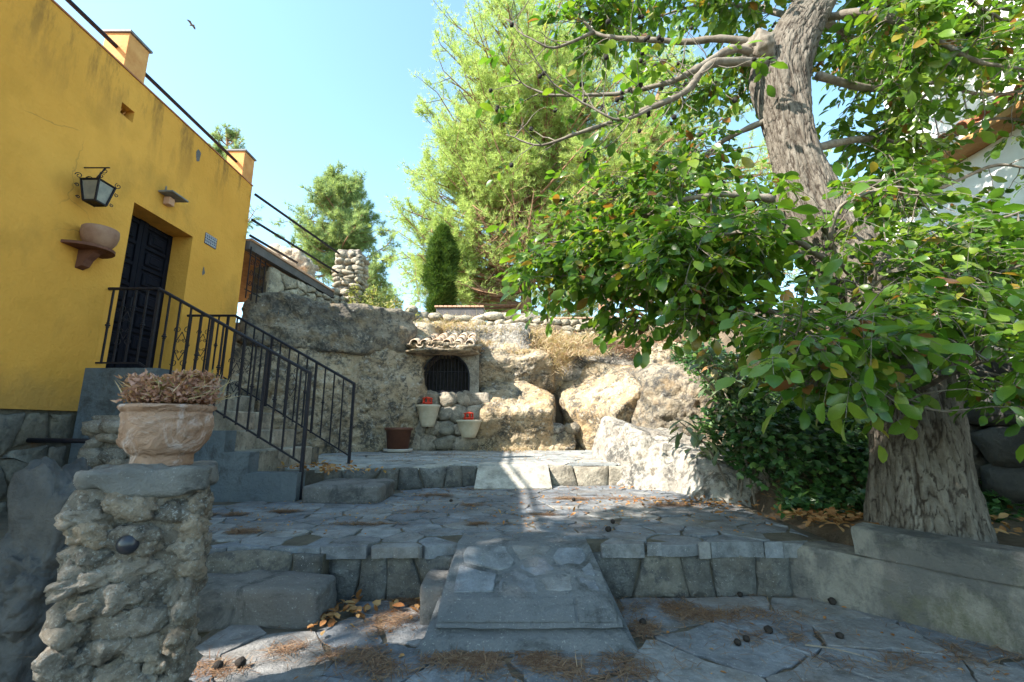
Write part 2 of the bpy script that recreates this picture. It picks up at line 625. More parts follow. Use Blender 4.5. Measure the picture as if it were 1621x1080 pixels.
M_BROWN = mat_simple('brown_plastic', (0.09, 0.035, 0.022), (0.12, 0.05, 0.03), 4, 0.55, 0.05)
M_SAUCER = mat_simple('grey_saucer', (0.34, 0.32, 0.28), (0.42, 0.4, 0.36), 6, 0.7, 0.1)
M_CREAM = mat_simple('cream_glazed_stone_pot', (0.42, 0.36, 0.26), (0.5, 0.44, 0.33), 9, 0.75, 0.5, 60)
M_RED = mat_simple('red_candle_plastic', (0.5, 0.03, 0.015), (0.6, 0.05, 0.02), 9, 0.35, 0.0)
M_WHITE = mat_simple('white_limewash', (0.72, 0.72, 0.72), (0.82, 0.82, 0.81), 3, 0.9, 0.2)
M_DKWALL = mat_simple('dark_stone', (0.05, 0.05, 0.05), (0.12, 0.115, 0.11), 3, 0.95, 0.8, 12, 0.2, 0, 0.05)  # stone that is dark grey in itself
M_SLATECAP = mat_simple('slate_grey', (0.12, 0.13, 0.14), (0.2, 0.2, 0.2), 9, 0.7, 0.4)
M_BEAM = mat_simple('grey_steel_beam', (0.07, 0.065, 0.065), (0.11, 0.1, 0.1), 5, 0.7, 0.2)
M_WOOD = mat_simple('orange_wood_planks', (0.35, 0.17, 0.06), (0.5, 0.28, 0.11), 8, 0.7, 0.3)
M_NUT = mat_simple('black_walnut_husk', (0.008, 0.006, 0.005), (0.025, 0.018, 0.014), 30, 0.75, 0.8, 60)
M_BLACK = mat_simple('black_dome_plastic', (0.01, 0.012, 0.02), (0.02, 0.022, 0.03), 10, 0.35, 0.1, 30, 0.5)
M_GLASS = mat_simple('frosted_lantern_glass', (0.14, 0.14, 0.13), (0.22, 0.21, 0.18), 12, 0.3, 0.1, 30, 0.5)
M_DARKIN = mat_simple('dark_niche_inside', (0.02, 0.02, 0.02), (0.045, 0.04, 0.04), 6, 0.9, 0.2)
M_FEATHER = mat_simple('grey_brown_feathers', (0.1, 0.09, 0.09), (0.25, 0.2, 0.17), 20, 0.9, 0.0)


def mat_tile():
    a = N('sun_bleached_roof_tile', 0.9, 0.2).offset_by_object()
    col = a.ramp(a.rnd(), [(0, (0.42, 0.28, 0.18)), (0.5, (0.5, 0.4, 0.3)), (1, (0.46, 0.33, 0.22))])
    col = a.mix(a.ramp(a.noise(9, 8, 0.7), [(0.5, 0.0), (0.62, 0.8)]), col, (0.1, 0.09, 0.08))
    col = a.mix(a.ramp(a.noise(16, 6, 0.6), [(0.56, 0.0), (0.62, 0.7)]), col, (0.55, 0.53, 0.47))
    a.color(col)
    a.bump(a.noise(40, 8, 0.7), 0.5, 0.02)
    return a.m


M_TILE = mat_tile()


def mat_potrelief():
    a = N('aged_clay_with_limescale', 0.9, 0.2)
    col = a.ramp(a.noise(5, 7, 0.6), [(0.3, (0.22, 0.125, 0.08)), (0.7, (0.33, 0.215, 0.155))])
    col = a.mix(a.ramp(a.noise(7, 8, 0.65, dist=1.5), [(0.5, 0.0), (0.64, 0.75)]), col, (0.5, 0.42, 0.4))
    a.color(col)
    a.bump(a.noise(12, 6, 0.6, dist=2.5), 0.9, 0.03)
    return a.m


M_POT = mat_potrelief()


def mat_ornate():
    a = N('blue_and_white_glazed_tile', 0.25, 0.5)
    s = a.sep()
    w = a.math('SINE', a.math('MULTIPLY', s[1], 74.0))
    w2 = a.math('SINE', a.math('MULTIPLY', s[2], 74.0))
    p = a.math('MULTIPLY', w, w2)
    p = a.math('ABSOLUTE', a.math('ADD', p, a.math('MULTIPLY', a.math('SUBTRACT', a.noise(40, 2), 0.5), 0.3)))
    a.color(a.ramp(p, [(0.0, (0.04, 0.05, 0.12)), (0.34, (0.06, 0.08, 0.16)), (0.42, (0.5, 0.5, 0.48)), (0.7, (0.55, 0.55, 0.52)), (0.8, (0.06, 0.07, 0.15))]))
    return a.m


M_ORN = mat_ornate()


def mat_leaf(name, stops, trans=0.45, rough=0.45, spec=0.4, vein=True, tt=(1.25, 1.35, 0.55)):
    a = N(name, rough, spec)
    r = a.math('FRACT', a.math('ADD', a.island(), a.rnd()))
    col = a.ramp(r, stops)
    if vein:
        col = a.mix(0.5, col, a.ramp(a.noise(25, 4, 0.6), [(0.3, 0.75), (0.7, 1.25)]), 'MULTIPLY')
    a.color(col)
    tr = a.t.nodes.new('ShaderNodeBsdfTranslucent')
    tc = a.mix(1.0, col, tt, 'MULTIPLY')
    a.L(tc, tr.inputs[0])
    mx = a.t.nodes.new('ShaderNodeMixShader')
    mx.inputs[0].default_value = trans
    a.L(a.b.outputs[0], mx.inputs[1]); a.L(tr.outputs[0], mx.inputs[2])
    a.L(mx.outputs[0], a.out.inputs[0])
    return a.m


M_WLEAF = mat_leaf('walnut_leaf', [(0, (0.043, 0.106, 0.013)), (0.3, (0.072, 0.153, 0.019)), (0.65, (0.111, 0.196, 0.024)), (0.93, (0.17, 0.238, 0.03)), (0.96, (0.255, 0.221, 0.034)), (0.985, (0.212, 0.093, 0.03)), (1, (0.17, 0.068, 0.025))], 0.5, 0.3, 0.6)
M_LOQ = mat_leaf('loquat_leaf', [(0, (0.07, 0.11, 0.05)), (0.4, (0.11, 0.16, 0.08)), (0.75, (0.19, 0.23, 0.14)), (0.95, (0.22, 0.25, 0.11)), (1, (0.34, 0.17, 0.07))], 0.25, 0.35, 0.6)
M_IVY = mat_leaf('ivy_leaf', [(0, (0.018, 0.05, 0.014)), (0.5, (0.03, 0.08, 0.02)), (0.9, (0.06, 0.13, 0.03)), (1, (0.12, 0.18, 0.04))], 0.25, 0.35)
M_PINE = mat_leaf('aleppo_pine_needles', [(0, (0.27, 0.37, 0.1)), (0.5, (0.38, 0.48, 0.15)), (1, (0.5, 0.58, 0.24))], 0.5, 0.6, 0.2, False, (1.15, 1.15, 0.8))
M_PINED = mat_leaf('dark_pine_needles', [(0, (0.135, 0.2, 0.11)), (0.5, (0.23, 0.325, 0.154)), (1, (0.405, 0.475, 0.187))], 0.4, 0.6, 0.2, False, (1.485, 1.438, 0.88))
M_CYP = mat_leaf('cypress_foliage', [(0, (0.035, 0.07, 0.018)), (0.6, (0.06, 0.11, 0.025)), (1, (0.12, 0.17, 0.04))], 0.25, 0.7, 0.1, False)
M_SHRUB = mat_leaf('pale_shrub_leaf', [(0, (0.14, 0.17, 0.05)), (0.6, (0.25, 0.27, 0.09)), (1, (0.38, 0.33, 0.14))], 0.35, 0.6, 0.2, False)
M_SHADE = mat_leaf('unseen_tree_leaf', [(0, (0.05, 0.1, 0.02)), (1, (0.1, 0.16, 0.03))], 0.25)
M_STRAW = mat_leaf('dry_straw', [(0, (0.36, 0.27, 0.17)), (0.6, (0.52, 0.43, 0.3)), (1, (0.36, 0.19, 0.11))], 0.3, 0.8, 0.1, False)
M_NEEDLE = mat_leaf('fallen_pine_needles', [(0, (0.11, 0.06, 0.04)), (0.6, (0.19, 0.115, 0.07)), (1, (0.28, 0.19, 0.12))], 0.1, 0.8, 0.1, False)
M_DEADLEAF = mat_leaf('dead_leaf', [(0, (0.2, 0.08, 0.03)), (0.5, (0.32, 0.15, 0.06)), (1, (0.42, 0.26, 0.12))], 0.3, 0.8, 0.1, False)
M_DRIED = mat_leaf('dried_flower_heads', [(0, (0.247, 0.122, 0.088)), (0.5, (0.361, 0.202, 0.156)), (0.85, (0.475, 0.288, 0.245)), (0.93, (0.19, 0.173, 0.068)), (1, (0.285, 0.13, 0.068))], 0.3, 0.85, 0.1, False)


def mat_bark(name, c1, c2, crack, sc=1.0, ridge=False):
    a = N(name, 0.95, 0.15)
    v = a.scaled((9 * sc, 9 * sc, 2.2 * sc))
    n = a.noise(1.5, 8, 0.65, v, 0.6)
    col = a.ramp(n, [(0.26, crack), (0.4, c1), (0.7, c2)])
    col = a.mix(a.ramp(a.noise(30, 6, 0.7), [(0.5, 0.0), (0.7, 0.4)]), col, crack)
    if ridge:
        at = a.t.nodes.new('ShaderNodeAttribute'); at.attribute_name = 'ridge'
        rg = a.math('ADD', at.outputs['Fac'], a.math('MULTIPLY', a.math('SUBTRACT', a.noise(22, 5, 0.7), 0.5), 0.7))
        col = a.mix(a.ramp(rg, [(0.05, 0.9), (0.42, 0.0)]), col, crack)
    a.color(col)
    a.bump(a.math('ADD', n, a.math('MULTIPLY', a.noise(40, 6, 0.7), 0.2)), 0.9, 0.05)
    return a.m


M_BARK = mat_bark('grey_walnut_bark', (0.095, 0.08, 0.065), (0.21, 0.185, 0.155), (0.03, 0.022, 0.017), ridge=True)
M_TWIG = mat_simple('grey_brown_twig', (0.1, 0.08, 0.062), (0.2, 0.175, 0.145), 15, 0.9, 0.4, 60)
M_PBARK = mat_bark('reddish_pine_bark', (0.24, 0.13, 0.08), (0.34, 0.21, 0.14), (0.07, 0.04, 0.03))


# ------------------------------------------------------------------ paving pieces
def clip_half(poly, p, n):
    out = []
    m = len(poly)
    for i in range(m):
        a, b = poly[i], poly[(i + 1) % m]
        da = (a[0] - p[0]) * n[0] + (a[1] - p[1]) * n[1]
        db = (b[0] - p[0]) * n[0] + (b[1] - p[1]) * n[1]
        if da <= 0: out.append(a)
        if (da < 0 < db) or (db < 0 < da):
            t = da / (da - db)
            out.append((a[0] + (b[0] - a[0]) * t, a[1] + (b[1] - a[1]) * t))
    return out


def voronoi(seeds, bound, vary=0.4):
    """power diagram of the seeds: some cells large, some small"""
    seeds = np.asarray(seeds, float)
    DD = np.linalg.norm(seeds[:, None] - seeds[None], axis=2) + np.eye(len(seeds)) * 9e9
    sp = np.median(DD.min(1))
    wt = np.random.RandomState(len(seeds)).rand(len(seeds)) ** 1.3 * vary * sp * sp
    res = []
    for i, s in enumerate(seeds):
        d = np.linalg.norm(seeds - s, axis=1)
        poly = list(bound)
        for j in np.argsort(d)[1:26]:
            q = seeds[j]
            poly = clip_half(poly, s + (q - s) * (0.5 + (wt[i] - wt[j]) / (2 * max(DD[i, j] ** 2, sp * sp * .5))), q - s)
            if len(poly) < 3: break
        if len(poly) >= 3: res.append(np.array(poly))
    return res


def scatter(bound, spacing, rs, squash=(1, 1), tries=40):
    b = np.array(bound)
    lo, hi = b.min(0), b.max(0)
    pts = []
    area = (hi - lo).prod()
    for _ in range(int(area / (spacing ** 2) * tries)):
        p = lo + rs.rand(2) * (hi - lo)
        if all(((p[0] - q[0]) / squash[0]) ** 2 + ((p[1] - q[1]) / squash[1]) ** 2 > (spacing * (0.8 + 0.3 * q[2])) ** 2 for q in pts):
            pts.append((p[0], p[1], rs.rand()))
    return np.array(pts)[:, :2]


def chaikin(poly, k=0.22):
    out = []
    n = len(poly)
    for i in range(n):
        a, b = poly[i], poly[(i + 1) % n]
        out.append(a + (b - a) * k)
        out.append(a + (b - a) * (1 - k))
    return np.array(out)


def piece(name, poly, frame, h0, h1, gap, mat, parent, rs, bev=0.012, dome=0.0, tilt=0.01, label=None, wob=0.012):
    O, ex, ey, en = [np.asarray(q, float) for q in frame]
    poly = np.asarray(poly, float)
    c = poly.mean(0)
    r = np.linalg.norm(poly - c, axis=1).mean()
    if r < gap * 1.6: return None
    # drop very short edges, then break the long ones
    q = [poly[0]]
    for p in poly[1:]:
        if np.linalg.norm(p - q[-1]) > 0.12 * r: q.append(p)
    poly = np.array(q)
    if len(poly) < 3: return None
    mid = []
    for i in range(len(poly)):
        a, b = poly[i], poly[(i + 1) % len(poly)]
        mid.append(a)
        if np.linalg.norm(b - a) > 0.7 * r:
            nrm = np.array([-(b - a)[1], (b - a)[0]])
            mid.append((a + b) / 2 + nrm * rs.uniform(-0.05, 0.06))
    poly = chaikin(np.array(mid), 0.1)
    poly = c + (poly - c) * (1 - gap / r)
    poly = poly + rs.uniform(-wob, wob, poly.shape) * min(1, r / 0.2)
    n = len(poly)
    tx, ty = rs.uniform(-tilt, tilt, 2)
    dh = rs.uniform(-0.3, 0.3) * (h1 - h0) * 0.4
    rings = []
    for (k, h) in ((1.0, h0), (1.0, h1 - bev), (1 - bev * 1.2 / r, h1), ):
        pp = c + (poly - c) * k
        hh = h + ((tx * (pp[:, 0] - c[0]) + ty * (pp[:, 1] - c[1])) / max(r, 0.05) + dh if h > h0 else 0)
        rings.append(O + pp[:, :1] * ex + pp[:, 1:] * ey + (hh * np.ones(n))[:, None] * en)
    if dome:
        pp = c + (poly - c) * 0.55
        rings.append(O + pp[:, :1] * ex + pp[:, 1:] * ey + ((h1 + dh + dome * rs.uniform(0.5, 1.3)) * np.ones(n))[:, None] * en)
    V = np.concatenate(rings)
    Fs = []
    for k in range(len(rings) - 1):
        for i in range(n):
            j = (i + 1) % n
            Fs.append((k * n + i, k * n + j, (k + 1) * n + j, (k + 1) * n + i))
    Fs.append(tuple((len(rings) - 1) * n + i for i in range(n)))
    if np.dot(np.cross(ex, ey), en) < 0:
        Fs = [f[::-1] for f in Fs]
    o = obj(name, V, Fs, mat, parent, smooth=bool(dome))
    if label: o['label'] = label
    return o


FLOOR = lambda z: ((0, 0, z), (1, 0, 0), (0, 1, 0), (0, 0, 1))


def facing(p, q, inset=0.0):
    """frame of a vertical wall running from p to q, outward normal to the right of p->q"""
    p, q = np.array([*p, 0.0]), np.array([*q, 0.0])
    d = (q - p) / np.linalg.norm(q - p)
    n = np.array([d[1], -d[0], 0])
    return (p + n * inset, d, np.array([0, 0, 1.0]), n), np.linalg.norm(q - p)


# =================================================================== SETTING: ground
def ss(a, b, x):
    t = np.clip((x - a) / (b - a), 0, 1)
    return t * t * (3 - 2 * t)


gx = np.concatenate([[-300, -120, -60, -35, -22, -14, -10, -8], np.arange(-7, 9, 0.16), [9.5, 11, 14, 20, 35, 60, 120, 300]])
gy = np.concatenate([[-60, -25, -12, -6, -3, -1], np.arange(0, 15, 0.16), [16, 18, 21, 26, 35, 50, 90, 160, 400]])
GX, GY = np.meshgrid(gx, gy, indexing='ij')
xw = np.interp(GY, [0.5, 1.5, 2.43, 3.3, 4.6, 6, 9], [3.75, 3.25, 2.62, 2.1, 2.25, 2.35, 3.0])
s = GX - xw
bank = np.interp(GY, [2, 3.9, 5.0, 8.0, 10.5], [0.40, 0.42, 0.8, 2.4, 3.7]) + 0.25 * ss(0.5, 2.5, s) * ss(4, 6, GY)
edge = np.interp(GY, [4.3, 5.5], [0.35, 1.5])
GZ = -0.42 + ss(-0.02, 0.1, s) * 0.72 + ss(0.0, 1, s / edge) * (bank - 0.3)
back = ss(10.2, 11.4, GY + 0.25 * np.sin(GX * 2.1)) * 4.15
GZ = np.maximum(GZ, -0.42 + back)
GZ = np.where(GY > 14, GZ - 0.02 * (GY - 14), GZ)
Pn = np.stack([GX.ravel(), GY.ravel(), np.zeros(GX.size)], 1)
GZ = GZ + 0.05 * fbm(Pn * 1.3, 4, 3).reshape(GX.shape)
nx_, ny_ = GX.shape
I = np.arange(nx_ * ny_).reshape(nx_, ny_)
quads = np.stack([I[:-1, :-1], I[1:, :-1], I[1:, 1:], I[:-1, 1:]], -1).reshape(-1, 4)
g = obj('ground', np.stack([GX, GY, GZ], -1).reshape(-1, 3), quads, M_SOIL, None, True)
tag(g, kind='structure')

# ---- lower pavement
b = MB(); b.prism([(-1.62, -3), (3.6, -3), (3.6, 1.2), (2.62, 2.4), (2.0, 3.27), (2.0, 3.5), (-1.7, 3.3), (-1.62, 2)], -0.5, -0.012)
lowp = tag(b.build('lower_pavement', M_MORTAR), kind='structure')
rs = np.random.RandomState(3)
bd = [(-1.6, 0.9), (3.3, 0.9), (2.55, 2.42), (1.93, 3.2), (-1.6, 3.12)]
for poly in voronoi(scatter(bd, 0.31, rs, (1.5, 1)), bd):
    c = poly.mean(0)
    if -0.37 < c[0] < 0.57 and 2.45 < c[1]: continue
    if c[0] < -1.1 and c[1] > 2.72: continue
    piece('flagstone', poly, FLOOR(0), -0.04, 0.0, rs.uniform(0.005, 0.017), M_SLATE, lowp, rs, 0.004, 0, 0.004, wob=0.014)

# ---- mid terrace
b = MB(); b.prism([(-3.7, 3.08), (-1.2, 3.08), (-1.19, 3.16), (1.86, 3.26), (2.2, 3.3), (2.5, 6.3), (-4.7, 6.3), (-4.7, 3.6)], -0.5, 0.322)
midp = tag(b.build('middle_terrace', M_MORTAR), kind='structure')
rs = np.random.RandomState(5)
bd = [(-3.6, 3.0), (-1.22, 3.03), (1.9, 3.12), (2.1, 3.35), (2.15, 4.6), (2.3, 6.1), (-3.3, 6.1)]
bdl = [(-3.6, 2.985), (1.95, 3.175), (2.12, 3.35), (2.3, 6.1), (-3.3, 6.1)]
cells = voronoi(scatter(bdl, 0.195, rs, (1.35, 1)), bdl)
cells.sort(key=lambda p: p[:, 1].mean())
for poly in cells:
    c = poly.mean(0)
    if -0.42 < c[0] < 0.56 and c[1] < 3.6:
        poly = clip_half([tuple(q) for q in poly], np.array([0, 3.31]), np.array([0, -1.0]))
        if len(poly) < 3: continue
        poly = np.array(poly); c = poly.mean(0)
    if c[0] < -2.3 and c[1] > 4.75: continue
    if c[0] < -1.3 and c[1] > 5.3: continue
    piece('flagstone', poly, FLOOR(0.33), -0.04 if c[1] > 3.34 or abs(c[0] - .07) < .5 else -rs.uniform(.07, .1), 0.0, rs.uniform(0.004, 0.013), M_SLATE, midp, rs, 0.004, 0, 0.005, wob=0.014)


def stone_face(name, p, q, z0, z1, sx, sz, mat, mortar, label, cat, seed, thick=0.05, back=0.12, dome=0.012, piece_name='stone', gap=(0.002, 0.006), group=None, kind=None, parent=None):
    """a wall face from p to q: mortar core with each stone as its own piece"""
    rs = np.random.RandomState(seed)
    fr, L = facing(p, q)
    if parent is None:
        core = MB()
        O, ex, ey, en = fr
        a0, a1 = O, O + ex * L
        cc = [a0 - en * thick * 0.75, a1 - en * thick * 0.75, a1 - en * (thick + back), a0 - en * (thick + back)]
        core.prism([(c[0], c[1]) for c in cc][::-1], z0, z1 - 0.008)
        w = core.build(name, mortar)
        tag(w, label, cat, group, kind)
    else:
        w = parent
    pts = []
    rows = max(1, int(round((z1 - z0) / sz)))
    for r in range(rows):
        x = rs.uniform(0, sx) * 0.6
        while x < L:
            pts.append((x, z0 + (r + 0.5 + rs.uniform(-0.28, 0.28)) * (z1 - z0) / rows))
            x += sx * rs.uniform(0.6, 1.5)
    bound = [(0, z0), (L, z0), (L, z1), (0, z1)]
    for poly in voronoi(pts, bound, 0.5):
        piece(piece_name, poly, fr, -thick, -0.004, rs.uniform(*gap), mat, w, rs, 0.012, dome, 0.012, wob=0.006)
    return w


# riser between lower pavement and middle terrace
rise = stone_face('retaining_step', (-1.20, 3.10), (1.88, 3.2), -0.03, 0.262, 0.25, 0.3, M_FACE, M_MORTAR,
                  'long low riser of grey lichened stones between the lower pavement and the middle terrace', 'stone step', 21)
stone_face('retaining_step', (-3.0, 3.0), (-1.2, 3.0), 0.12, 0.30, 0.5, 0.2, M_FACE, M_MORTAR,
           'upper step course of dark lichened stone behind the big grey block at lower left', 'stone step', 22)
# edge slabs on that riser
rs = np.random.RandomState(8)

# block step at left
def soft_block(name, a, b_, mat, parent=None, amp=0.012, n=14, seed=0, smooth=False, bev=0.02):
    """a box with worn faces and edges"""
    a, b_ = np.array(a, float), np.array(b_, float)
    D, Fc = ico(5)
    p = 9.0
    Q = D / (np.sum(np.abs(D) ** p, axis=1) ** (1 / p))[:, None]
    m = np.abs(Q).max(1)
    Q = Q / m[:, None] * np.minimum(m, 1) if False else Q
    h = (b_ - a) / 2
    G = (a + b_) / 2 + Q * h
    G = G + (D * (amp * fbm(G * 5, 5, seed))[:, None])
    return obj(name, G, Fc, mat, parent, True)


tag(soft_block('block_step', (-2.3, 2.72, -0.04), (-1.1, 3.04, 0.2), M_CONC, seed=4, amp=0.02),
    'large worn grey stone block forming the lowest step right of the near pillar', 'stone step')
tag(soft_block('small_block_step', (-2.18, 4.72, 0.3), (-1.36, 5.4, 0.5), M_CONC, seed=5, amp=0.015),
    'small grey block step at the foot of the iron railing', 'stone step')

# ramp
ramp = thing('ramp_block', (0.1, 2.5, 0), 'wide sloping ramp of blue-grey flagstones with a lipped front edge, in mid step', 'ramp')
prof = [(3.42, 0.338), (3.14, 0.325), (2.66, 0.185), (2.52, 0.105), (2.50, 0.085), (2.53, 0.07), (2.47, 0.045), (2.42, -0.005), (2.42, -0.05), (3.42, -0.05)]
wl = [(-0.35, 0.5), (-0.36, 0.52), (-0.38, 0.545), (-0.40, 0.56), (-0.40, 0.56), (-0.39, 0.55), (-0.45, 0.6), (-0.5, 0.65), (-0.5, 0.65), (-0.45, 0.62)]
V = []; Fs = []
NX = 40
# subdivide the profile
pp, ww = [], []
for i in range(len(prof) - 1):
    k = 12 if i < 2 else 4
    for j in range(k):
        t = j / k
        pp.append((prof[i][0] * (1 - t) + prof[i + 1][0] * t, prof[i][1] * (1 - t) + prof[i + 1][1] * t))
        ww.append((wl[i][0] * (1 - t) + wl[i + 1][0] * t, wl[i][1] * (1 - t) + wl[i + 1][1] * t))
pp.append(prof[-1]); ww.append(wl[-1])
for (y, z), (x0, x1) in zip(pp, ww):
    for k in range(NX + 1):
        V.append((x0 + (x1 - x0) * k / NX, y, z))
for i in range(len(pp) - 1):
    for k in range(NX):
        a_ = i * (NX + 1) + k
        Fs.append((a_, a_ + NX + 1, a_ + NX + 2, a_ + 1))
V = np.array(V)
V[:, 2] += 0.006 * fbm(V * 7, 4, 2)
V[:, 0] += 0.012 * fbm(V * 6, 3, 5)
n_p = len(pp)
Fs.append([i * (NX + 1) for i in range(n_p)]); Fs.append([i * (NX + 1) + NX for i in range(n_p)][::-1])
obj('ramp_body', V, Fs, M_RAMP, ramp)
ey = np.array([0, 3.14 - 2.66, 0.325 - 0.185]); ey /= np.linalg.norm(ey)
en = np.cross([1, 0, 0], ey)
rfr = (np.array([0, 2.66, 0.185]), np.array([1.0, 0, 0]), ey, en)
rs = np.random.RandomState(11)
rb = [(-0.35, 0.01), (0.52, 0.01), (0.49, 0.5), (-0.33, 0.5)]
for poly in voronoi([(-0.2, 0.1), (0.05, 0.06), (0.25, 0.1), (0.45, 0.08), (-0.1, 0.36), (0.18, 0.24), (0.36, 0.34), (0.12, 0.45), (0.5, 0.22)], rb):
    piece('flagstone', poly, rfr, -0.02, 0.004, rs.uniform(0.02, 0.04), M_SLATE, ramp, rs, 0.004, 0, 0.003, wob=0.006)
ey2 = np.array([0, 0.14, 0.08]); ey2 /= np.linalg.norm(ey2)
ffr = (np.array([0, 2.52, 0.105]), np.array([1.0, 0, 0]), ey2, np.cross([1, 0, 0], ey2))
for x0, x1 in ((-0.39, 0.335), (0.345, 0.55)):
    bb = MB(); bb.box((x0, 0, -0.02), (x1, 0.145, 0.008), 0.005,
                     np.array([[1, 0, 0, 0], [0, ey2[1], ffr[3][1], 2.515], [0, ey2[2], ffr[3][2], 0.106], [0, 0, 0, 1]]))
    bb.build('edge_slab', M_RAMP, ramp)
tag(soft_block('side_stone', (-0.53, 2.74, -0.03), (-0.37, 3.09, 0.2), M_CONC, seed=9, amp=0.015), 'upright grey stone wedged against the left flank of the ramp', 'stone')

# ---- upper terrace
b = MB(); b.prism([(-2.75, 5.5), (-2.2, 5.45), (-0.5, 6.1), (-0.42, 6.18), (1.62, 6.12), (3.2, 6.12), (3.4, 11), (-4.7, 11), (-4.7, 6.4), (-2.75, 6.4)], -0.4, 0.568)
upp = tag(b.build('upper_terrace', M_MORTARL), kind='structure')
rs = np.random.RandomState(6)
bd = [(-2.6, 5.45), (-2.2, 5.42), (-0.5, 6.06), (1.6, 6.06), (2.0, 9.8), (-3.9, 9.8), (-3.9, 6.5)]
bdl = [(-3.9, 5.42), (1.65, 5.42), (2.0, 9.8), (-3.9, 9.8)]
bdl2 = [(-2.75, 5.40), (-2.2, 5.40), (1.65, 6.08), (2.0, 9.8), (-3.9, 9.8)]
for poly in voronoi(scatter(bdl2, 0.36, rs, (1.4, 1)), bdl2):
    c = poly.mean(0)
    yl = np.interp(c[0], [-2.2, -0.5, 1.65], [5.45, 6.12, 6.12])
    if c[1] < yl + 0.1 or (c[0] < -2.75 and c[1] < 6.5): continue
    poly = np.array([(x, max(y, np.interp(x, [-2.2, -0.5, 1.65], [5.44, 6.1, 6.1]))) for x, y in poly])
    piece('flagstone', poly, FLOOR(0.595), -0.04, 0.0, rs.uniform(0.005, 0.012), M_SLATE_SUNLIT, upp, rs, 0.005, 0, 0.003)
stone_face('upper_riser', (-2.22, 5.40), (-0.46, 6.08), 0.30, 0.585, 0.3, 0.3, M_FACE, M_MORTAR,
           'riser of rough dark stone below the upper terrace, left of its pale sloped slab', 'stone step', 31, dome=0.02)
stone_face('upper_riser', (0.5, 6.08), (1.6, 6.05), 0.30, 0.585, 0.33, 0.3, M_NICHE, M_MORTARL,
           'short riser of tan stones below the upper terrace, right of its pale sloped slab', 'stone step', 32)
b = MB()
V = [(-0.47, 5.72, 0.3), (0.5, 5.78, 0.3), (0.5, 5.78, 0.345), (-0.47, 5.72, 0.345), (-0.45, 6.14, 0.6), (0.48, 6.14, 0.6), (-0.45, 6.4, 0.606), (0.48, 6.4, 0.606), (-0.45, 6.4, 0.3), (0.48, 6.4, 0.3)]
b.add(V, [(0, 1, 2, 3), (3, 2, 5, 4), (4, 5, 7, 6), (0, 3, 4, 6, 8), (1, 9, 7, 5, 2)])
tag(b.build('sloped_slab', M_SLATE_SUNLIT), 'pale smooth sloped slab leading up to the upper terrace, half in sunlight', 'ramp')

# =================================================================== right bench wall
bw = [(1.86, 3.24), (2.05, 3.05), (2.5, 2.42), (3.15, 1.5), (3.6, 0.85)]
bench = thing('bench_wall', (2.4, 2.6, 0), 'low rendered wall with a long mossy concrete coping slab in front of the walnut tree', 'low wall')
core = MB()
def offs(pl, d):
    out = []
    for i, p in enumerate(pl):
        a = np.array(pl[max(i - 1, 0)]); c_ = np.array(pl[min(i + 1, len(pl) - 1)])
        t = (c_ - a) / np.linalg.norm(c_ - a)
        out.append(np.array(p) + np.array([-t[1], t[0]]) * d)
    return out


def wall_strip(pl, d0, d1, z0, z1, seed=0, amp=0.012, nz=10):
    """thick wall along a polyline (d1 behind d0) with a worn front"""
    pl = smooth_path(np.array([[*p, 0] for p in pl]), 1)[:, :2]
    P = []
    for i in range(len(pl) - 1):
        k = max(2, int(np.linalg.norm(pl[i + 1] - pl[i]) / 0.04))
        for j in range(k):
            P.append(pl[i] + (pl[i + 1] - pl[i]) * j / k)
    P.append(pl[-1]); P = [tuple(p) for p in P]
    A, B = offs(P, d0), offs(P, d1)
    prof = [(0, z0 + (z1 - z0) * t) for t in np.linspace(0, 0.93, nz)] + [(0.08, z1)] + [(t, z1) for t in (0.3, 0.6, 1.0)] + [(1.0, z0)]
    V, Fs = [], []
    m = len(prof)
    for a, c_ in zip(A, B):
        for t, z in prof:
            q = a + (c_ - a) * t
            V.append((q[0], q[1], z))
    n = len(A)
    for i in range(n - 1):
        for k in range(m - 1):
            Fs.append((i * m + k, i * m + k + 1, (i + 1) * m + k + 1, (i + 1) * m + k)[::-1])
    Fs.append([k for k in range(m)][::-1]); Fs.append([(n - 1) * m + k for k in range(m)])
    V = np.array(V)
    V[:, 2] += amp * 0.5 * fbm(V * 4, 3, seed)
    q = fbm(V * 5, 5, seed + 1) * amp
    V[:, 0] += q; V[:, 1] -= q
    return V, Fs


V, Fs = wall_strip(bw, 0.0, 0.26, -0.06, 0.312, 3, 0.03)
Fs = Fs
obj('wall_body', V, Fs, M_BENCH, bench)
bw2 = [(2.14, 2.96), (2.5, 2.44), (3.15, 1.52), (3.6, 0.87)]
V, Fs = wall_strip(bw2, -0.012, 0.2, 0.32, 0.475, 5, 0.014)
obj('coping_slab', V, Fs, M_BENCH, bench)
tag(soft_block('corner_stone', (2.42, 1.72, -0.04), (2.75, 2.0, 0.06), M_CONC, seed=19), 'small grey stone at the foot of the bench wall, bottom right corner', 'stone')

# =================================================================== yellow building
XB = -4.72


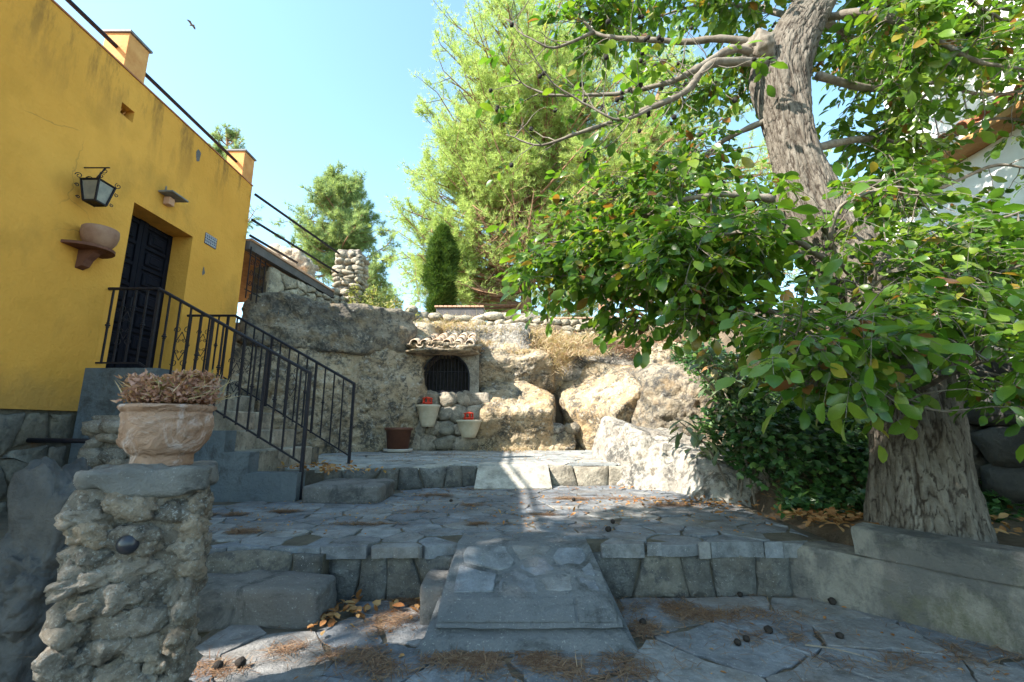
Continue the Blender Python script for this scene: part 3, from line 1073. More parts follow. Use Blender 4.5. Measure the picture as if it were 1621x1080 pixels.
def grid_wall(name, xs, ys, zs, solid, mat, parent):
    mb = MB()
    def S(i, j, k):
        return 0 <= i < len(xs) - 1 and 0 <= j < len(ys) - 1 and 0 <= k < len(zs) - 1 and solid(i, j, k)
    for i in range(len(xs) - 1):
        for j in range(len(ys) - 1):
            for k in range(len(zs) - 1):
                if not S(i, j, k): continue
                x0, x1, y0, y1, z0, z1 = xs[i], xs[i + 1], ys[j], ys[j + 1], zs[k], zs[k + 1]
                if not S(i + 1, j, k): mb.add([(x1, y0, z0), (x1, y1, z0), (x1, y1, z1), (x1, y0, z1)], [(0, 1, 2, 3)])
                if not S(i - 1, j, k): mb.add([(x0, y0, z0), (x0, y0, z1), (x0, y1, z1), (x0, y1, z0)], [(0, 1, 2, 3)])
                if not S(i, j + 1, k): mb.add([(x0, y1, z0), (x0, y1, z1), (x1, y1, z1), (x1, y1, z0)], [(0, 1, 2, 3)])
                if not S(i, j - 1, k): mb.add([(x0, y0, z0), (x1, y0, z0), (x1, y0, z1), (x0, y0, z1)], [(0, 1, 2, 3)])
                if not S(i, j, k + 1): mb.add([(x0, y0, z1), (x1, y0, z1), (x1, y1, z1), (x0, y1, z1)], [(0, 1, 2, 3)])
                if not S(i, j, k - 1): mb.add([(x0, y0, z0), (x0, y1, z0), (x1, y1, z0), (x1, y0, z0)], [(0, 1, 2, 3)])
    return mb.build(name, mat, parent)


house = thing('yellow_house', (-5.5, 5, 0), 'ochre yellow plastered house with a dark panelled door and rail along its flat roof', 'house')
ZT = 5.38
ZL = 1.735
vy, vz = 4.80, 4.88
grid_wall('wall', [-9.5, -5.06, XB], [0.6, vy - .09, vy + .09, 5.1, 6.13, 7.36], [1.26, ZL, 3.85, vz - .075, vz + .075, ZT],
          lambda i, j, k: not (i == 1 and j == 3 and k in (1,)) and not (i == 1 and j == 1 and k == 3), M_YEL, house)
b = MB(); b.box((-9.4, 0.7, -0.6), (XB - 0.03, 7.3, 1.258)); b.build('base_core', M_MORTAR, house)
b = MB(); b.box((XB - 0.2, 6.9, 0.4), (XB - 0.002, 7.358, 1.257)); b.build('lower_corner', M_YEL, house)
b = MB(); b.box((-9.5, 0.58, ZT + 0.002), (XB + 0.015, 7.37, ZT + 0.02)); b.build('roof_edging', M_TERRA, house)
for y0, y1 in ((4.65, 4.95), (7.05, 7.345)):
    q = MB(); q.box((XB - 0.31, y0, ZT + 0.022), (XB - 0.001, y1, ZT + 0.5), 0.006)
    q = q.build('parapet_post', M_ORANGE, house)
    q2 = MB(); q2.box((XB - 0.34, y0 - 0.02, ZT + 0.502), (XB + 0.02, y1 + 0.02, ZT + 0.53)); q2.build('cap', M_SLATECAP, q)
b = MB(); b.tube([(XB - 0.14, 0.6, ZT + 0.3), (XB - 0.14, 4.645, ZT + 0.3)], 0.027, 8); b.build('roof_rail', M_IRON, house)
b = MB(); b.tube([(XB - 0.14, 4.955, ZT + 0.3), (XB - 0.14, 7.045, ZT + 0.3)], 0.027, 8); b.build('roof_rail', M_IRON, house)
# vent block with its pierced pattern
b = MB(); 
b.box((XB - 0.22, vy - .089, vz - .074), (XB - 0.2, vy + .089, vz + .074))
ventb = b.build('vent', M_DARKIN, house)
b = MB()
for t in (-0.055, 0.0, 0.055):
    b.tube([(XB - 0.1, vy + t - .05, vz - .07), (XB - 0.1, vy + t + .02, vz + .07)], 0.008, 4)
b.tube([(XB - 0.1, vy - .085, vz), (XB - 0.1, vy + .085, vz)], 0.008, 4)
b.build('vent_lattice', M_ORANGE, ventb)
# bare grey patch and chips of lost paint
for (u, v, r) in ((314, 248, 0.085), (262, 300, 0.04), (322, 430, 0.05)):
    ps = []
    p = W(u, v, 1); Yp = XB / p[0]
    c0 = W(u, v, Yp)
    for k in range(9):
        t = 2 * math.pi * k / 9
        rr = r * R.uniform(0.6, 1.2)
        ps.append((XB + 0.003, c0[1] + rr * 0.6 * math.cos(t), c0[2] + rr * 1.4 * math.sin(t)))
    obj('bare_patch', ps, [tuple(range(9))], M_CONC, house)
# stone base courses
fr = (np.array([XB - 0.0, 2.6, 0.0]), np.array([0, 1.0, 0]), np.array([0, 0, 1.0]), np.array([1.0, 0, 0]))
rs = np.random.RandomState(41)
sd = [(x + rs.uniform(-.1, .1), z + rs.uniform(-.07, .07)) for z in np.arange(-0.25, 1.25, 0.25) for x in np.arange(0.1, 2.3, 0.36)]
for poly in voronoi(sd, [(0, -0.4), (2.24, -0.4), (2.24, 1.245), (0, 1.245)]):
    piece('stone', poly, fr, -0.05, -0.006, rs.uniform(0.008, 0.022), M_BASEST, house, rs, 0.012, 0.012, 0.01)
# door
b = MB(); b.box((-5.055, 5.102, ZL), (-5.03, 6.128, 3.848)); door = b.build('door', M_DOOR, house)
for i in range(2):
    y0 = 5.102 + i * 0.513
    b = MB()
    for yy in (y0 + 0.002, y0 + 0.44):
        b.box((-5.03, yy, ZL + 0.003), (-5.005, yy + 0.07, 3.845), 0.004)
    n = 7
    for k in range(n + 1):
        z = ZL + 0.02 + k * (2.09 - 0.06) / n
        b.box((-5.03, y0 + 0.073, z - 0.018), (-5.006, y0 + 0.439, z + 0.03), 0.004)
    b.build('door_frame', M_DOOR, door)
    for k in range(n):
        z = ZL + 0.02 + k * (2.09 - 0.06) / n
        q = MB()
        for (a0, a1, c0, c1) in ((0.1, 0.16, 0.06, 0.25),):
            q.box((-5.029, y0 + 0.115, z + 0.055), (-5.003, y0 + 0.4, z + 0.235), 0.02)
        q.box((-5.029, y0 + 0.165, z + 0.09), (-4.992, y0 + 0.35, z + 0.2), 0.012)
        q.build('door_panel', M_DOOR, door)
b = MB(); b.tube([(-5.0, 5.56, 2.75), (-4.96, 5.56, 2.75), (-4.96, 5.56, 2.6), (-5.0, 5.56, 2.6)], 0.009, 6); b.build('door_handle', M_IRON, door)
b = MB(); b.box((-5.05, 5.1, ZL - 0.03), (XB + 0.01, 6.13, ZL + 0.002)); b.build('threshold', M_CONC, house)

# lantern on bracket
def spiral(c, r, turns, a0, plane, k=22, shrink=0.25):
    ex, ez = plane
    out = []
    for i in range(k + 1):
        t = i / k
        a = a0 + turns * 2 * math.pi * t
        rr = r * (1 - (1 - shrink) * t)
        out.append(np.array(c) + rr * (math.cos(a) * np.array(ex) + math.sin(a) * np.array(ez)))
    return out


LX, LY, LZ = -4.50, 4.43, 3.9
lan = thing('wall_lantern', (LX, LY, LZ), 'black wrought iron lantern with frosted glass on a scrolled bracket, high on the yellow wall', 'lantern')
b = MB()
b.tube([(XB, LY, LZ), (LX + 0.06, LY, LZ)], 0.008, 6)
b.tube([(LX + 0.02, LY, LZ), (LX - 0.06, LY, LZ - 0.12), (LX - 0.09, LY, LZ - 0.17)], 0.008, 5)
PX = ((1, 0, 0), (0, 0, 1))
b.tube(spiral((LX + 0.02, LY, LZ - 0.04), 0.035, 1.2, 1.5, PX), 0.004, 4)
b.tube(spiral((LX - 0.01, LY, LZ - 0.1), 0.03, 1.2, 0.5, PX), 0.004, 4)
b.tube(spiral((LX - 0.03, LY, LZ - 0.15), 0.03, 1.3, 3.0, PX), 0.004, 4)
b.tube(spiral((LX - 0.15, LY, LZ - 0.15), 0.05, 1.4, 0.0, PX), 0.006, 4)
b.build('bracket', M_IRON, lan)
b = MB()
tz, bz = LZ - 0.19, LZ - 0.42
top = [(-.098, -.098), (.098, -.098), (.098, .098), (-.098, .098)]
bot = [(-.065, -.065), (.065, -.065), (.065, .065), (-.065, .065)]
lx = LX - 0.03
for i in range(4):
    j = (i + 1) % 4
    a, c = top[i], top[j]; d, e = bot[i], bot[j]
    b.tube([(lx + a[0], LY + a[1], tz), (lx + d[0], LY + d[1], bz)], 0.011, 4)
    b.tube([(lx + a[0], LY + a[1], tz), (lx + c[0], LY + c[1], tz)], 0.01, 4)
    b.tube([(lx + d[0], LY + d[1], bz), (lx + e[0], LY + e[1], bz)], 0.012, 4)
    for zz, rr, kx in ((tz + 0.03, 0.035, 1.15), (bz + 0.02, 0.02, 1.3), (tz - 0.08, 0.022, 1.15)):
        b.tube(spiral((lx + a[0] * kx * (0.75 if zz < tz - 0.1 else 1), LY + a[1] * kx * (0.75 if zz < tz - 0.1 else 1), zz), rr, 1.3, i, ((a[0] / .163, a[1] / .163, 0), (0, 0, 1)), 14), 0.0045, 4)
b.add([(lx + x * 1.15, LY + y * 1.15, tz + 0.002) for x, y in top] + [(lx, LY, tz + 0.07)], [(0, 1, 4), (1, 2, 4), (2, 3, 4), (3, 0, 4)])
b.add([(lx + x, LY + y, bz - 0.002) for x, y in bot], [(3, 2, 1, 0)])
b.tube([(lx, LY, tz + 0.06), (lx, LY, tz + 0.12)], 0.01, 5)
b.build('frame', M_IRON, lan)
for i in range(4):
    j = (i + 1) % 4
    k = 0.93
    obj('pane', [(lx + top[i][0] * k, LY + top[i][1] * k, tz - .01), (lx + top[j][0] * k, LY + top[j][1] * k, tz - .01),
                 (lx + bot[j][0] * k, LY + bot[j][1] * k, bz + .01), (lx + bot[i][0] * k, LY + bot[i][1] * k, bz + .01)], [(0, 1, 2, 3)], M_GLASS, lan)

# shelf bracket with bowl
SY, SZ = 4.58, 3.02
sh = thing('wall_shelf', (XB, SY, SZ), 'half-round terracotta bracket shelf on the yellow wall beside the door', 'shelf')
b = MB()
pts = [(XB + 0.002, SY - 0.24)] + [(XB + 0.30 * math.sin(t), SY - 0.24 * math.cos(t)) for t in np.linspace(0.25, math.pi - 0.25, 11)] + [(XB + 0.002, SY + 0.24)]
b.prism(pts, SZ - 0.03, SZ); b.build('shelf_board', M_SHELF, sh)
b = MB()
pf = [(0.24, -0.032), (0.17, -0.06), (0.1, -0.14), (0.07, -0.21), (0.0, -0.24), (0.0, -0.032)]
V = [(XB + 0.002 + x, SY - 0.045, SZ + z) for x, z in pf] + [(XB + 0.002 + x, SY + 0.045, SZ + z) for x, z in pf]
n = len(pf)
b.add(V, [tuple(range(n)), tuple(range(2 * n - 1, n - 1, -1))] + [(i, (i + 1) % n, n + (i + 1) % n, n + i)[::-1] for i in range(n)])
b.build('corbel', M_SHELF, sh)
b = MB(); b.lathe([(0.1, 0), (0.115, 0.02), (0.15, 0.08), (0.165, 0.15), (0.16, 0.215), (0.15, 0.225), (0.14, 0.215), (0.145, 0.15), (0.05, 0.1)], (XB + 0.165, SY + 0.0, SZ + 0.001), 28)
tag(b.build('bowl_pot', M_BOWL, None, True), 'pale terracotta bowl standing on the wall bracket shelf', 'plant pot')

# downlight with slate cover
p = np.array([XB, 5.56, 4.17])
dl = thing('wall_spotlight', p, 'small wall light under a grey slate cover above the dark door', 'wall light')
b = MB(); b.box((p[0], p[1] - 0.05, p[2] - 0.12), (p[0] + 0.09, p[1] + 0.05, p[2] - 0.01), 0.01); b.build('lamp_body', M_TERRAP, dl)
b = MB(); b.box((p[0], p[1] - 0.15, p[2]), (p[0] + 0.2, p[1] + 0.15, p[2] + 0.025), 0.006); b.build('cover', M_SLATECAP, dl)

# tile plaque
pl = thing('tile_plaque', (XB, 6.5, 3.95), 'small plaque of blue and white patterned tiles right of the dark door', 'tile plaque')
for i in range(3):
    for j in range(2):
        b = MB(); b.box((XB, 6.37 + i * 0.088, 3.86 + j * 0.088), (XB + 0.012, 6.37 + i * 0.088 + 0.085, 3.86 + j * 0.088 + 0.085), 0.002)
        b.build('tile', M_ORN, pl)

# =================================================================== stairs
stairs = thing('staircase', (-3.4, 5.5, 0.3), 'stone staircase with rendered blue-grey side climbing to the dark door', 'staircase')
RZ = (ZL - 0.60) / 5
rx = [-2.80 - 0.28 * k for k in range(5)]
# side wall with stepped top, one outline
out = [(XB, -0.4), (-2.27, -0.4), (-2.27, 0.612), (rx[0], 0.612)]
for k in range(5):
    z1 = 0.60 + RZ * (k + 1) + (0.0 if k < 4 else 0.0)
    out.append((rx[k], z1 - 0.002))
    out.append((rx[k + 1] if k < 4 else XB, z1 - 0.002))
n = len(out)
V = [(x, 4.86, z) for x, z in out] + [(x, 5.05, z) for x, z in out]
Fs = [tuple(range(n)), tuple(range(2 * n - 1, n - 1, -1))] + [(i, n + i, n + (i + 1) % n, (i + 1) % n) for i in range(n)]
obj('side_wall', V, Fs, M_PLASTB, stairs)
rs = np.random.RandomState(51)
for k in range(5):
    z0, z1 = 0.60 + RZ * k, 0.60 + RZ * (k + 1)
    x1 = rx[k]
    x0 = rx[k + 1] - 0.2 if k < 4 else XB
    y = 5.052
    cuts = [5.052]
    while cuts[-1] < 6.3:
        cuts.append(min(6.4, cuts[-1] + rs.uniform(0.28, 0.5)))
    for a, c in zip(cuts[:-1], cuts[1:]):
        if c - a < 0.05: continue
        q = MB(); q.box((x0, a + 0.003, z0 - 0.05), (x1 + rs.uniform(-0.01, 0.012), c - 0.003, z1 + rs.uniform(-0.006, 0.003)), 0.012)
        q.build('step_stone', M_NICHE, stairs)
b = MB(); b.box((XB + 0.002, 6.4, -0.4), (rx[0], 6.6, 0.8)); b.box((XB + 0.002, 6.4, 0.8), (rx[3], 6.55, ZL - 0.1)); b.build('far_side', M_ROCKD, stairs)

# railings -----------------------------------------------------------
def scroll_panel(mb, c, w, h, yy, sgn=1):
    """a lyre shaped scroll between two balusters"""
    P = ((1, 0, 0), (0, 0, 1))
    x, z = c
    for sx in (-1, 1):
        for sz in (-1, 1):
            mb.tube([np.array([x + sx * w * 0.62, yy, z + sz * h * 0.02]), np.array([x + sx * w * 0.1, yy, z + sz * h * 0.28]), np.array([x, yy, z + sz * h * 0.33])], 0.0045, 4)
            mb.tube(spiral((x + sx * w * 0.42, yy, z + sz * h * 0.38), w * 0.32, 1.25 * sx * sz, math.pi / 2 * (1 - sx) + 0.4, P, 16), 0.0045, 4)
            mb.tube(spiral((x + sx * w * 0.26, yy, z + sz * h * 0.12), w * 0.2, 1.3 * -sx * sz, math.pi / 2 * (1 + sx), P, 12), 0.004, 4)


def railing(yy, xpost, zbase, xk, label, near):
    base = thing('stair_railing', (xpost, yy, zbase), label, 'railing', 'iron railings of the staircase')
    zt = lambda x: 2.68 - (x - xk) * (2.68 - 1.69) / (xpost - xk)
    zb = lambda x: zt(x) - 1.0
    b = MB(); b.tube([(XB, yy, 2.68), (xk, yy, 2.68), (xpost + 0.01, yy, zt(xpost) - .005)], 0.019, 6); b.build('handrail', M_IRON, base)
    b = MB(); b.tube([(XB, yy, ZL + 0.07), (xk - 0.1, yy, ZL + 0.07), (xpost, yy, zb(xpost) + 0.01)], 0.013, 4); b.build('bottom_rail', M_IRON, base)
    b = MB(); b.box((xpost - 0.018, yy - 0.018, zbase), (xpost + 0.018, yy + 0.018, zt(xpost)), 0.003); b.build('post', M_IRON, base)
    x = XB + 0.06
    i = 0
    xs = []
    while x < xpost - 0.08:
        xs.append(x); x += 0.134; i += 1
    for i, x in enumerate(xs):
        z1 = 2.68 if x < xk else zt(x)
        z0 = ZL + 0.07 if x < xk - 0.1 else zb(x) + 0.01
        thick = 0.014 if i % 5 == 4 else 0.0085
        b = MB(); b.box((x - thick, yy - thick, z0), (x + thick, yy + thick, z1 - 0.01))
        if i % 5 in (0, 3):
            zm = (z0 + z1) / 2
            b.box((x - 0.02, yy - 0.02, zm - 0.012), (x + 0.02, yy + 0.02, zm + 0.012), 0.006)
            b.box((x - 0.014, yy - 0.014, zm - 0.03), (x + 0.014, yy + 0.014, zm - 0.016), 0.004)
            b.box((x - 0.014, yy - 0.014, zm + 0.016), (x + 0.014, yy + 0.014, zm + 0.03), 0.004)
        b.build('baluster', M_IRON, base)
    for k in (1, 6, 11):
        if k < len(xs):
            x = xs[k] + 0.067
            zm = ((2.68 if x < xk else zt(x)) + (ZL + 0.07 if x < xk else zb(x))) / 2
            b = MB(); scroll_panel(b, (x, zm), 0.13, 0.5, yy); b.build('scrollwork', M_IRON, base)
    return base


railing(4.97, -2.28, 0.33, -4.13, 'near black iron railing of the staircase, its post standing beside the small block step', True)
railing(6.25, -2.23, 0.595, -4.03, 'far black iron railing of the staircase, on the rock side', False)

# =================================================================== near pillar
def rubble_pillar(name, x0, x1, y0, y1, z0, z1, sx, sz, label, cat, seed, mat=M_PILLAR, sub=3, jut=0.03, mort=M_PILLAR, amp=0.2, seamed=False):
    rs = np.random.RandomState(seed)
    root = thing(name, ((x0 + x1) / 2, (y0 + y1) / 2, z0), label, cat)
    g_ = -0.008 if seamed else 0.01
    b = MB()
    nz_ = int((z1 - z0) / 0.02); V, Fs = [], []
    ring = []
    for (a, c) in (((x0, y0), (x1, y0)), ((x1, y0), (x1, y1)), ((x1, y1), (x0, y1)), ((x0, y1), (x0, y0))):
        for k in range(12):
            ring.append((a[0] + (c[0] - a[0]) * k / 12, a[1] + (c[1] - a[1]) * k / 12))
    ring = np.array(ring); rc = ring.mean(0); ring = rc + (ring - rc) * (1 - 2 * g_ / (x1 - x0))
    m_ = len(ring)
    V = np.array([(x, y, z0 + (z1 - z0) * k / nz_) for k in range(nz_ + 1) for x, y in ring])
    V[:, :2] += (V[:, :2] - rc) / (x1 - x0) * (0.06 * fbm(V * 11, 5, seed) + 0.035 * fbm(V * 42, 3, seed + 2))[:, None]
    for k in range(nz_):
        for i in range(m_):
            Fs.append((k * m_ + i, k * m_ + (i + 1) % m_, (k + 1) * m_ + (i + 1) % m_, (k + 1) * m_ + i))
    Fs.append(tuple(nz_ * m_ + i for i in range(m_)))
    obj('core', V, Fs, mort, root, True)
    z = z0 + sz * 0.4
    while z < z1 - sz * 0.3:
        hz = min(sz * rs.uniform(0.75, 1.25), (z1 - z) * 1.2)
        per = [((x0, y0), (x1, y0)), ((x1, y0), (x1, y1)), ((x1, y1), (x0, y1)), ((x0, y1), (x0, y0))]
        for si, (a, c) in enumerate(per):
            sb = sub + 1 if seamed and si in (0, 1) else sub
            a, c = np.array(a), np.array(c)
            L = np.linalg.norm(c - a)
            t = rs.uniform(0, 0.5) * sx
            while t < L:
                w = sx * rs.uniform(0.7, 1.5)
                p = a + (c - a) * min(1, t / L)
                d = (c - a) / L
                ang = math.atan2(d[1], d[0])
                V, Fc = rough_stone((p[0], p[1], z + rs.uniform(-.3, .3) * sz), (w * 0.55, sx * (0.3 if seamed else 0.38) + rs.uniform(0, jut), hz * 0.5), sb if not seamed or si < 2 else 2, rs.uniform(2.1, 2.9), amp, 1.7, rs.randint(1000), rotm(rs.uniform(-.2, .2), rs.uniform(-.25, .25), ang + rs.uniform(-.2, .2)))
                k = fbm(V * 13, 5, seed, 0.62) * (0.02 if seamed else 0.012) - 0.02 * np.clip(0.35 - worley(V * 22, seed)[0], 0, 1)
                cc = V.mean(0); dd = V - cc; dd /= np.linalg.norm(dd, axis=1)[:, None]
                obj('stone', V + dd * k[:, None], Fc, mat, root, True)
                t += w
        z += hz * 0.9
    return root


pil = rubble_pillar('rubble_pillar', -1.60, -1.24, 1.64, 2.0, -0.45, 0.885, 0.125, 0.09,
                    'rough pillar of pale tufa stones in the left foreground carrying the big clay pot', 'stone pillar', 61, sub=3, seamed=True)
capv = soft_block('cap_slab', (-1.645, 1.60, 0.865), (-1.195, 2.04, 0.94), M_CAP, pil, 0.03, seed=3)
pil.rotation_euler.z = math.radians(30)
pil.scale = (0.86, 0.86, 1)
b = MB()
b.lathe([(0.034, 0.0), (0.036, 0.008), (0.03, 0.024), (0.016, 0.036), (0.003, 0.04)], (0, 0, 0), 20)
V = np.concatenate(b.V) @ rotm(math.radians(90), 0, 0).T + np.array([-1.33, 1.645, 0.70])
o = obj('dome_lamp', V, b.F, M_BLACK, None, True)
tag(o, 'small black dome fitting fixed to the front of the near rubble pillar', 'lamp')
# pot
PC = np.array([-1.40, 1.83, 0.945])
b = MB()
pf = [(0.122, 0.0), (0.13, 0.005), (0.13, 0.03), (0.13, 0.05), (0.15, 0.065), (0.172, 0.10), (0.183, 0.15), (0.188, 0.19), (0.184, 0.225), (0.178, 0.24), (0.19, 0.25), (0.196, 0.262), (0.19, 0.274), (0.176, 0.277), (0.165, 0.265), (0.162, 0.22), (0.05, 0.21)]
pf2 = []
for i in range(len(pf) - 1):
    for k in range(3):
        t = k / 3
        pf2.append((pf[i][0] * (1 - t) + pf[i + 1][0] * t, pf[i][1] * (1 - t) + pf[i + 1][1] * t))
pf2.append(pf[-1])
b.lathe(pf2, (0, 0, 0), 96)
V = np.concatenate(b.V) * np.array([0.78, 0.78, 0.87])
rr = np.linalg.norm(V[:, :2], axis=1)
m = ((V[:, 2] > 0.05) & (V[:, 2] < 0.24) & (rr > 0.125))
wv = np.abs(fbm(V * np.array([9, 9, 14]) + 0.6 * fbm(V * 6, 2, 3)[:, None], 3, 8))
d = np.where(m, 0.013 * (1 - np.clip(wv * 2.6, 0, 1)), 0) + 0.002 * fbm(V * 30, 3, 1)
V[:, :2] *= (1 + d / np.maximum(rr, 0.05))[:, None]
pot = obj('clay_pot', V + PC, b.F, M_POT, None, True)
tag(pot, 'large old clay pot with moulded leaf relief and white limescale on the near pillar', 'plant pot')


# -------------------------------------------------- instanced leaf-like geometry
def frames(D, UP):
    D = D / (np.linalg.norm(D, axis=1)[:, None] + 1e-9)
    X = np.cross(D, UP); X /= np.linalg.norm(X, axis=1)[:, None] + 1e-9
    Z = np.cross(X, D)
    return X, D, Z


def inst(tv, tf, P, D, UP, S, sw=None):
    """copies of template (x across, y along, z up) at P, along D"""
    X, Y, Z = frames(D, UP)
    tv = np.asarray(tv, float)
    S = np.broadcast_to(S, (len(P),))
    sw = S if sw is None else np.broadcast_to(sw, (len(P),))
    V = P[:, None, :] + (tv[None, :, 0:1] * X[:, None, :] * sw[:, None, None] + tv[None, :, 1:2] * Y[:, None, :] * S[:, None, None] + tv[None, :, 2:3] * Z[:, None, :] * S[:, None, None])
    n = len(tv)
    off = (np.arange(len(P)) * n)
    groups = {}
    for f in tf: groups.setdefault(len(f), []).append(f)
    Fs = []
    for k, fl in groups.items():
        a = np.array(fl)
        Fs.append((a[None] + off[:, None, None]).reshape(-1, k))
    return V.reshape(-1, 3), Fs


# a leaflet: folded along the midrib and drooping at the tip
LV = [(0, 0, 0), (0, .3, .02), (0, .62, -.01), (0, .86, -.06), (0, 1, -.13),
      (.2, .28, .055), (.27, .6, .035), (.16, .86, -.03), (-.2, .28, .055), (-.27, .6, .035), (-.16, .86, -.03)]
LF = [(0, 5, 1), (0, 1, 8), (1, 5, 6, 2), (1, 2, 9, 8), (2, 6, 7, 3), (2, 3, 10, 9), (3, 7, 4), (3, 4, 10)]
LFs = [(0, 5, 6), (0, 6, 4), (0, 4, 9), (0, 9, 8)]
BL_V = [(-.5, 0, 0), (.5, 0, 0), (.35, .5, .04), (-.35, .5, .04), (0, 1, -.02)]
BL_F = [(0, 1, 2, 3), (3, 2, 4)]


def rdir(n, rs):
    d = rs.normal(size=(n, 3))
    return d / np.linalg.norm(d, axis=1)[:, None]


# dried plant in the pot
rs = np.random.RandomState(71)
n = 4200
cl = rs.uniform(-1, 1, (70, 2)); cl = cl[np.linalg.norm(cl, axis=1) < 1] * np.array([0.145, 0.12])
ci = rs.randint(len(cl), size=n)
P = np.zeros((n, 3)); P[:, :2] = cl[ci] + rs.normal(size=(n, 2)) * 0.018
hgt = 0.095 + 0.06 * np.abs(vnoise(np.stack([cl[:, 0] * 9, cl[:, 1] * 9, cl[:, 0] * 0], 1), 4))
P[:, 2] = 0.235 + hgt[ci] * rs.uniform(0.1, 1.0, n)
D = rdir(n, rs); D[:, 2] = np.abs(D[:, 2]) * 0.8 + 0.1
V, Fs = inst(BL_V, BL_F, P + PC, D, rdir(n, rs), rs.uniform(0.012, 0.034, n), rs.uniform(0.006, 0.016, n))
o = obj('dried_plant', V, Fs, M_DRIED); tag(o, 'withered pinkish-tan flower heads filling the big clay pot on the near pillar', 'plant')
n = 110
P = PC + np.stack([rs.uniform(-.16, .16, n), rs.uniform(-.12, .12, n), 0.25 + rs.uniform(0, .06, n)], 1)
D = rdir(n, rs); D[:, 2] = np.abs(D[:, 2]); D[:, 0] += np.sign(P[:, 0] - PC[0]) * 0.9
V, Fs = inst(BL_V, BL_F, P, D, rdir(n, rs), rs.uniform(0.06, 0.12, n), 0.005)
obj('dry_stalks', V, Fs, M_STRAW, o)

# second pillar further back, bar from the house wall
rubble_pillar('gate_pillar', -3.92, -3.5, 4.2, 4.62, -0.45, 1.2, 0.17, 0.13,
              'shorter pale rubble gate pillar beyond the big clay pot', 'stone pillar', 62, sub=2)
b = MB(); b.tube([(XB, 4.42, 0.965), (-3.85, 4.42, 0.955)], 0.024, 8)
tag(b.build('iron_bar', M_IRON, None, True), 'horizontal black iron bar between the house base and the far gate pillar', 'bar')
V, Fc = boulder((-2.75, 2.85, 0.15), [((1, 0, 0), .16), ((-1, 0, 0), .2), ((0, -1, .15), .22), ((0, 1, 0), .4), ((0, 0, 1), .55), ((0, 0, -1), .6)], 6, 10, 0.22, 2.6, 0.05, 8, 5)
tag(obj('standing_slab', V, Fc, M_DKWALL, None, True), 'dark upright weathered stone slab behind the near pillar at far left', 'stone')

# =================================================================== rocks
def rock(name, c, planes, label, mat, **k):
    V, Fc = boulder(c, planes, **k)
    return tag(obj(name, V, Fc, mat, None, True), label, 'boulder')


nf = np.array([0.5, -0.86, 0.06])      # the left cliff face looks this way
rock('cliff_rock', (-3.75, 9.6, 1.9), [(nf, 1.08), ((-nf[0], -nf[1], 0), 2), ((0.86, 0.5, 0), 1.6), ((-0.86, -0.5, 0), 2.3), ((0, 0, 1), 1.25), ((0.2, -.5, 0.75), 1.35), ((0, 0, -1), 1.7), ((0.55, -.8, -.25), 1.25)],
     'big grey pitted cliff face behind the far stair railing', M_ROCK, sub=7, soft=16, amp=0.10, freq=1.0, pits=0.035, pitf=5, seed=2, strat=0.03)
rock('cliff_rock', (-3.08, 10.35, 1.9), [((0.15, -1, 0.1), 0.95), ((0, 1, 0), 1.2), ((1, -.05, 0), .72), ((-1, 0, 0), 1.2), ((0, 0, 1), 1.15), ((0, -.6, 0.8), 1.1), ((0, 0, -1), 1.7)],
     'pale grey pitted rock immediately left of the barred niche', M_ROCK, sub=6, soft=14, amp=0.09, freq=1.3, pits=0.03, pitf=6, seed=4)
rock('dark_ledge_rock', (-4.1, 9.0, 3.15), [(nf, 0.75), ((-nf[0], -nf[1], 0), 1.2), ((0.86, 0.5, 0), 1.9), ((-0.86, -0.5, 0), 1.3), ((0, 0, 1), 0.42), ((0, 0, -1), 0.6)],
     'dark layered rock ledge below the masonry wall beside the house corner', M_ROCKD, sub=6, soft=10, amp=0.10, freq=1.6, pits=0.04, pitf=6, seed=6, strat=0.06)
rock('boulder', (0.1, 10.25, 1.25), [((.05, -.894, -.447), .76), ((0.02, -.73, 0.68), .78), ((0, 1, 0), 1), ((1, -.1, -.1), .80), ((-1, -.15, .1), .90), ((0, -.2, 1), .92), ((0.45, -.2, .9), .84), ((-.4, -.5, .6), .98), ((0, 0, -1), 1.0)],
     'big tan boulder with a sunlit white top just right of the barred niche', M_ROCKW, sub=6, soft=20, amp=0.09, freq=1.3, pits=0.025, pitf=6, seed=8)
rock('boulder', (0.1, 10.75, 2.5), [((.1, -.9, -.45), .66), ((-.05, -.6, 0.85), .58), ((.5, -.5, .5), .9), ((0, 1, 0), 1.2), ((1, -.1, 0), .95), ((-1, -.15, 0), 1.0), ((0.3, 0, 1), .62), ((0, 0, -1), .62)],
     'upper grey and black boulder lying on the tan boulder beside the tiled canopy', M_ROCK, sub=6, soft=16, amp=0.11, freq=1.4, pits=0.03, pitf=6, seed=10)
rock('boulder', (2.36, 10.1, 1.5), [((0.42, -.85, -.34), .86), ((-.5, -.55, 0.66), .66), ((-.75, -.6, -.3), .95), ((0, 1, 0), 1.2), ((1, -.1, 0), 1.2), ((-1, -.05, -.1), 1.12), ((0, -.2, 1), .98), ((0.3, -.6, .7), .98), ((0, 0, -1), 1.3)],
     'largest boulder, blazing white sunlit shoulder at left and tan shaded face at right', M_ROCKW, sub=6, soft=18, amp=0.10, freq=1.1, pits=0.03, pitf=5, seed=12)
rock('boulder', (1.12, 11.2, 1.6), [((0, -1, 0), .6), ((0, 1, 0), 1.2), ((1, 0, 0), .8), ((-1, 0, 0), .8), ((0, 0, 1), 1.0), ((0, 0, -1), 1.3)],
     'shaded rock at the back of the cleft between the two big boulders', M_ROCKW, sub=5, soft=12, amp=0.1, freq=1.3, seed=13)
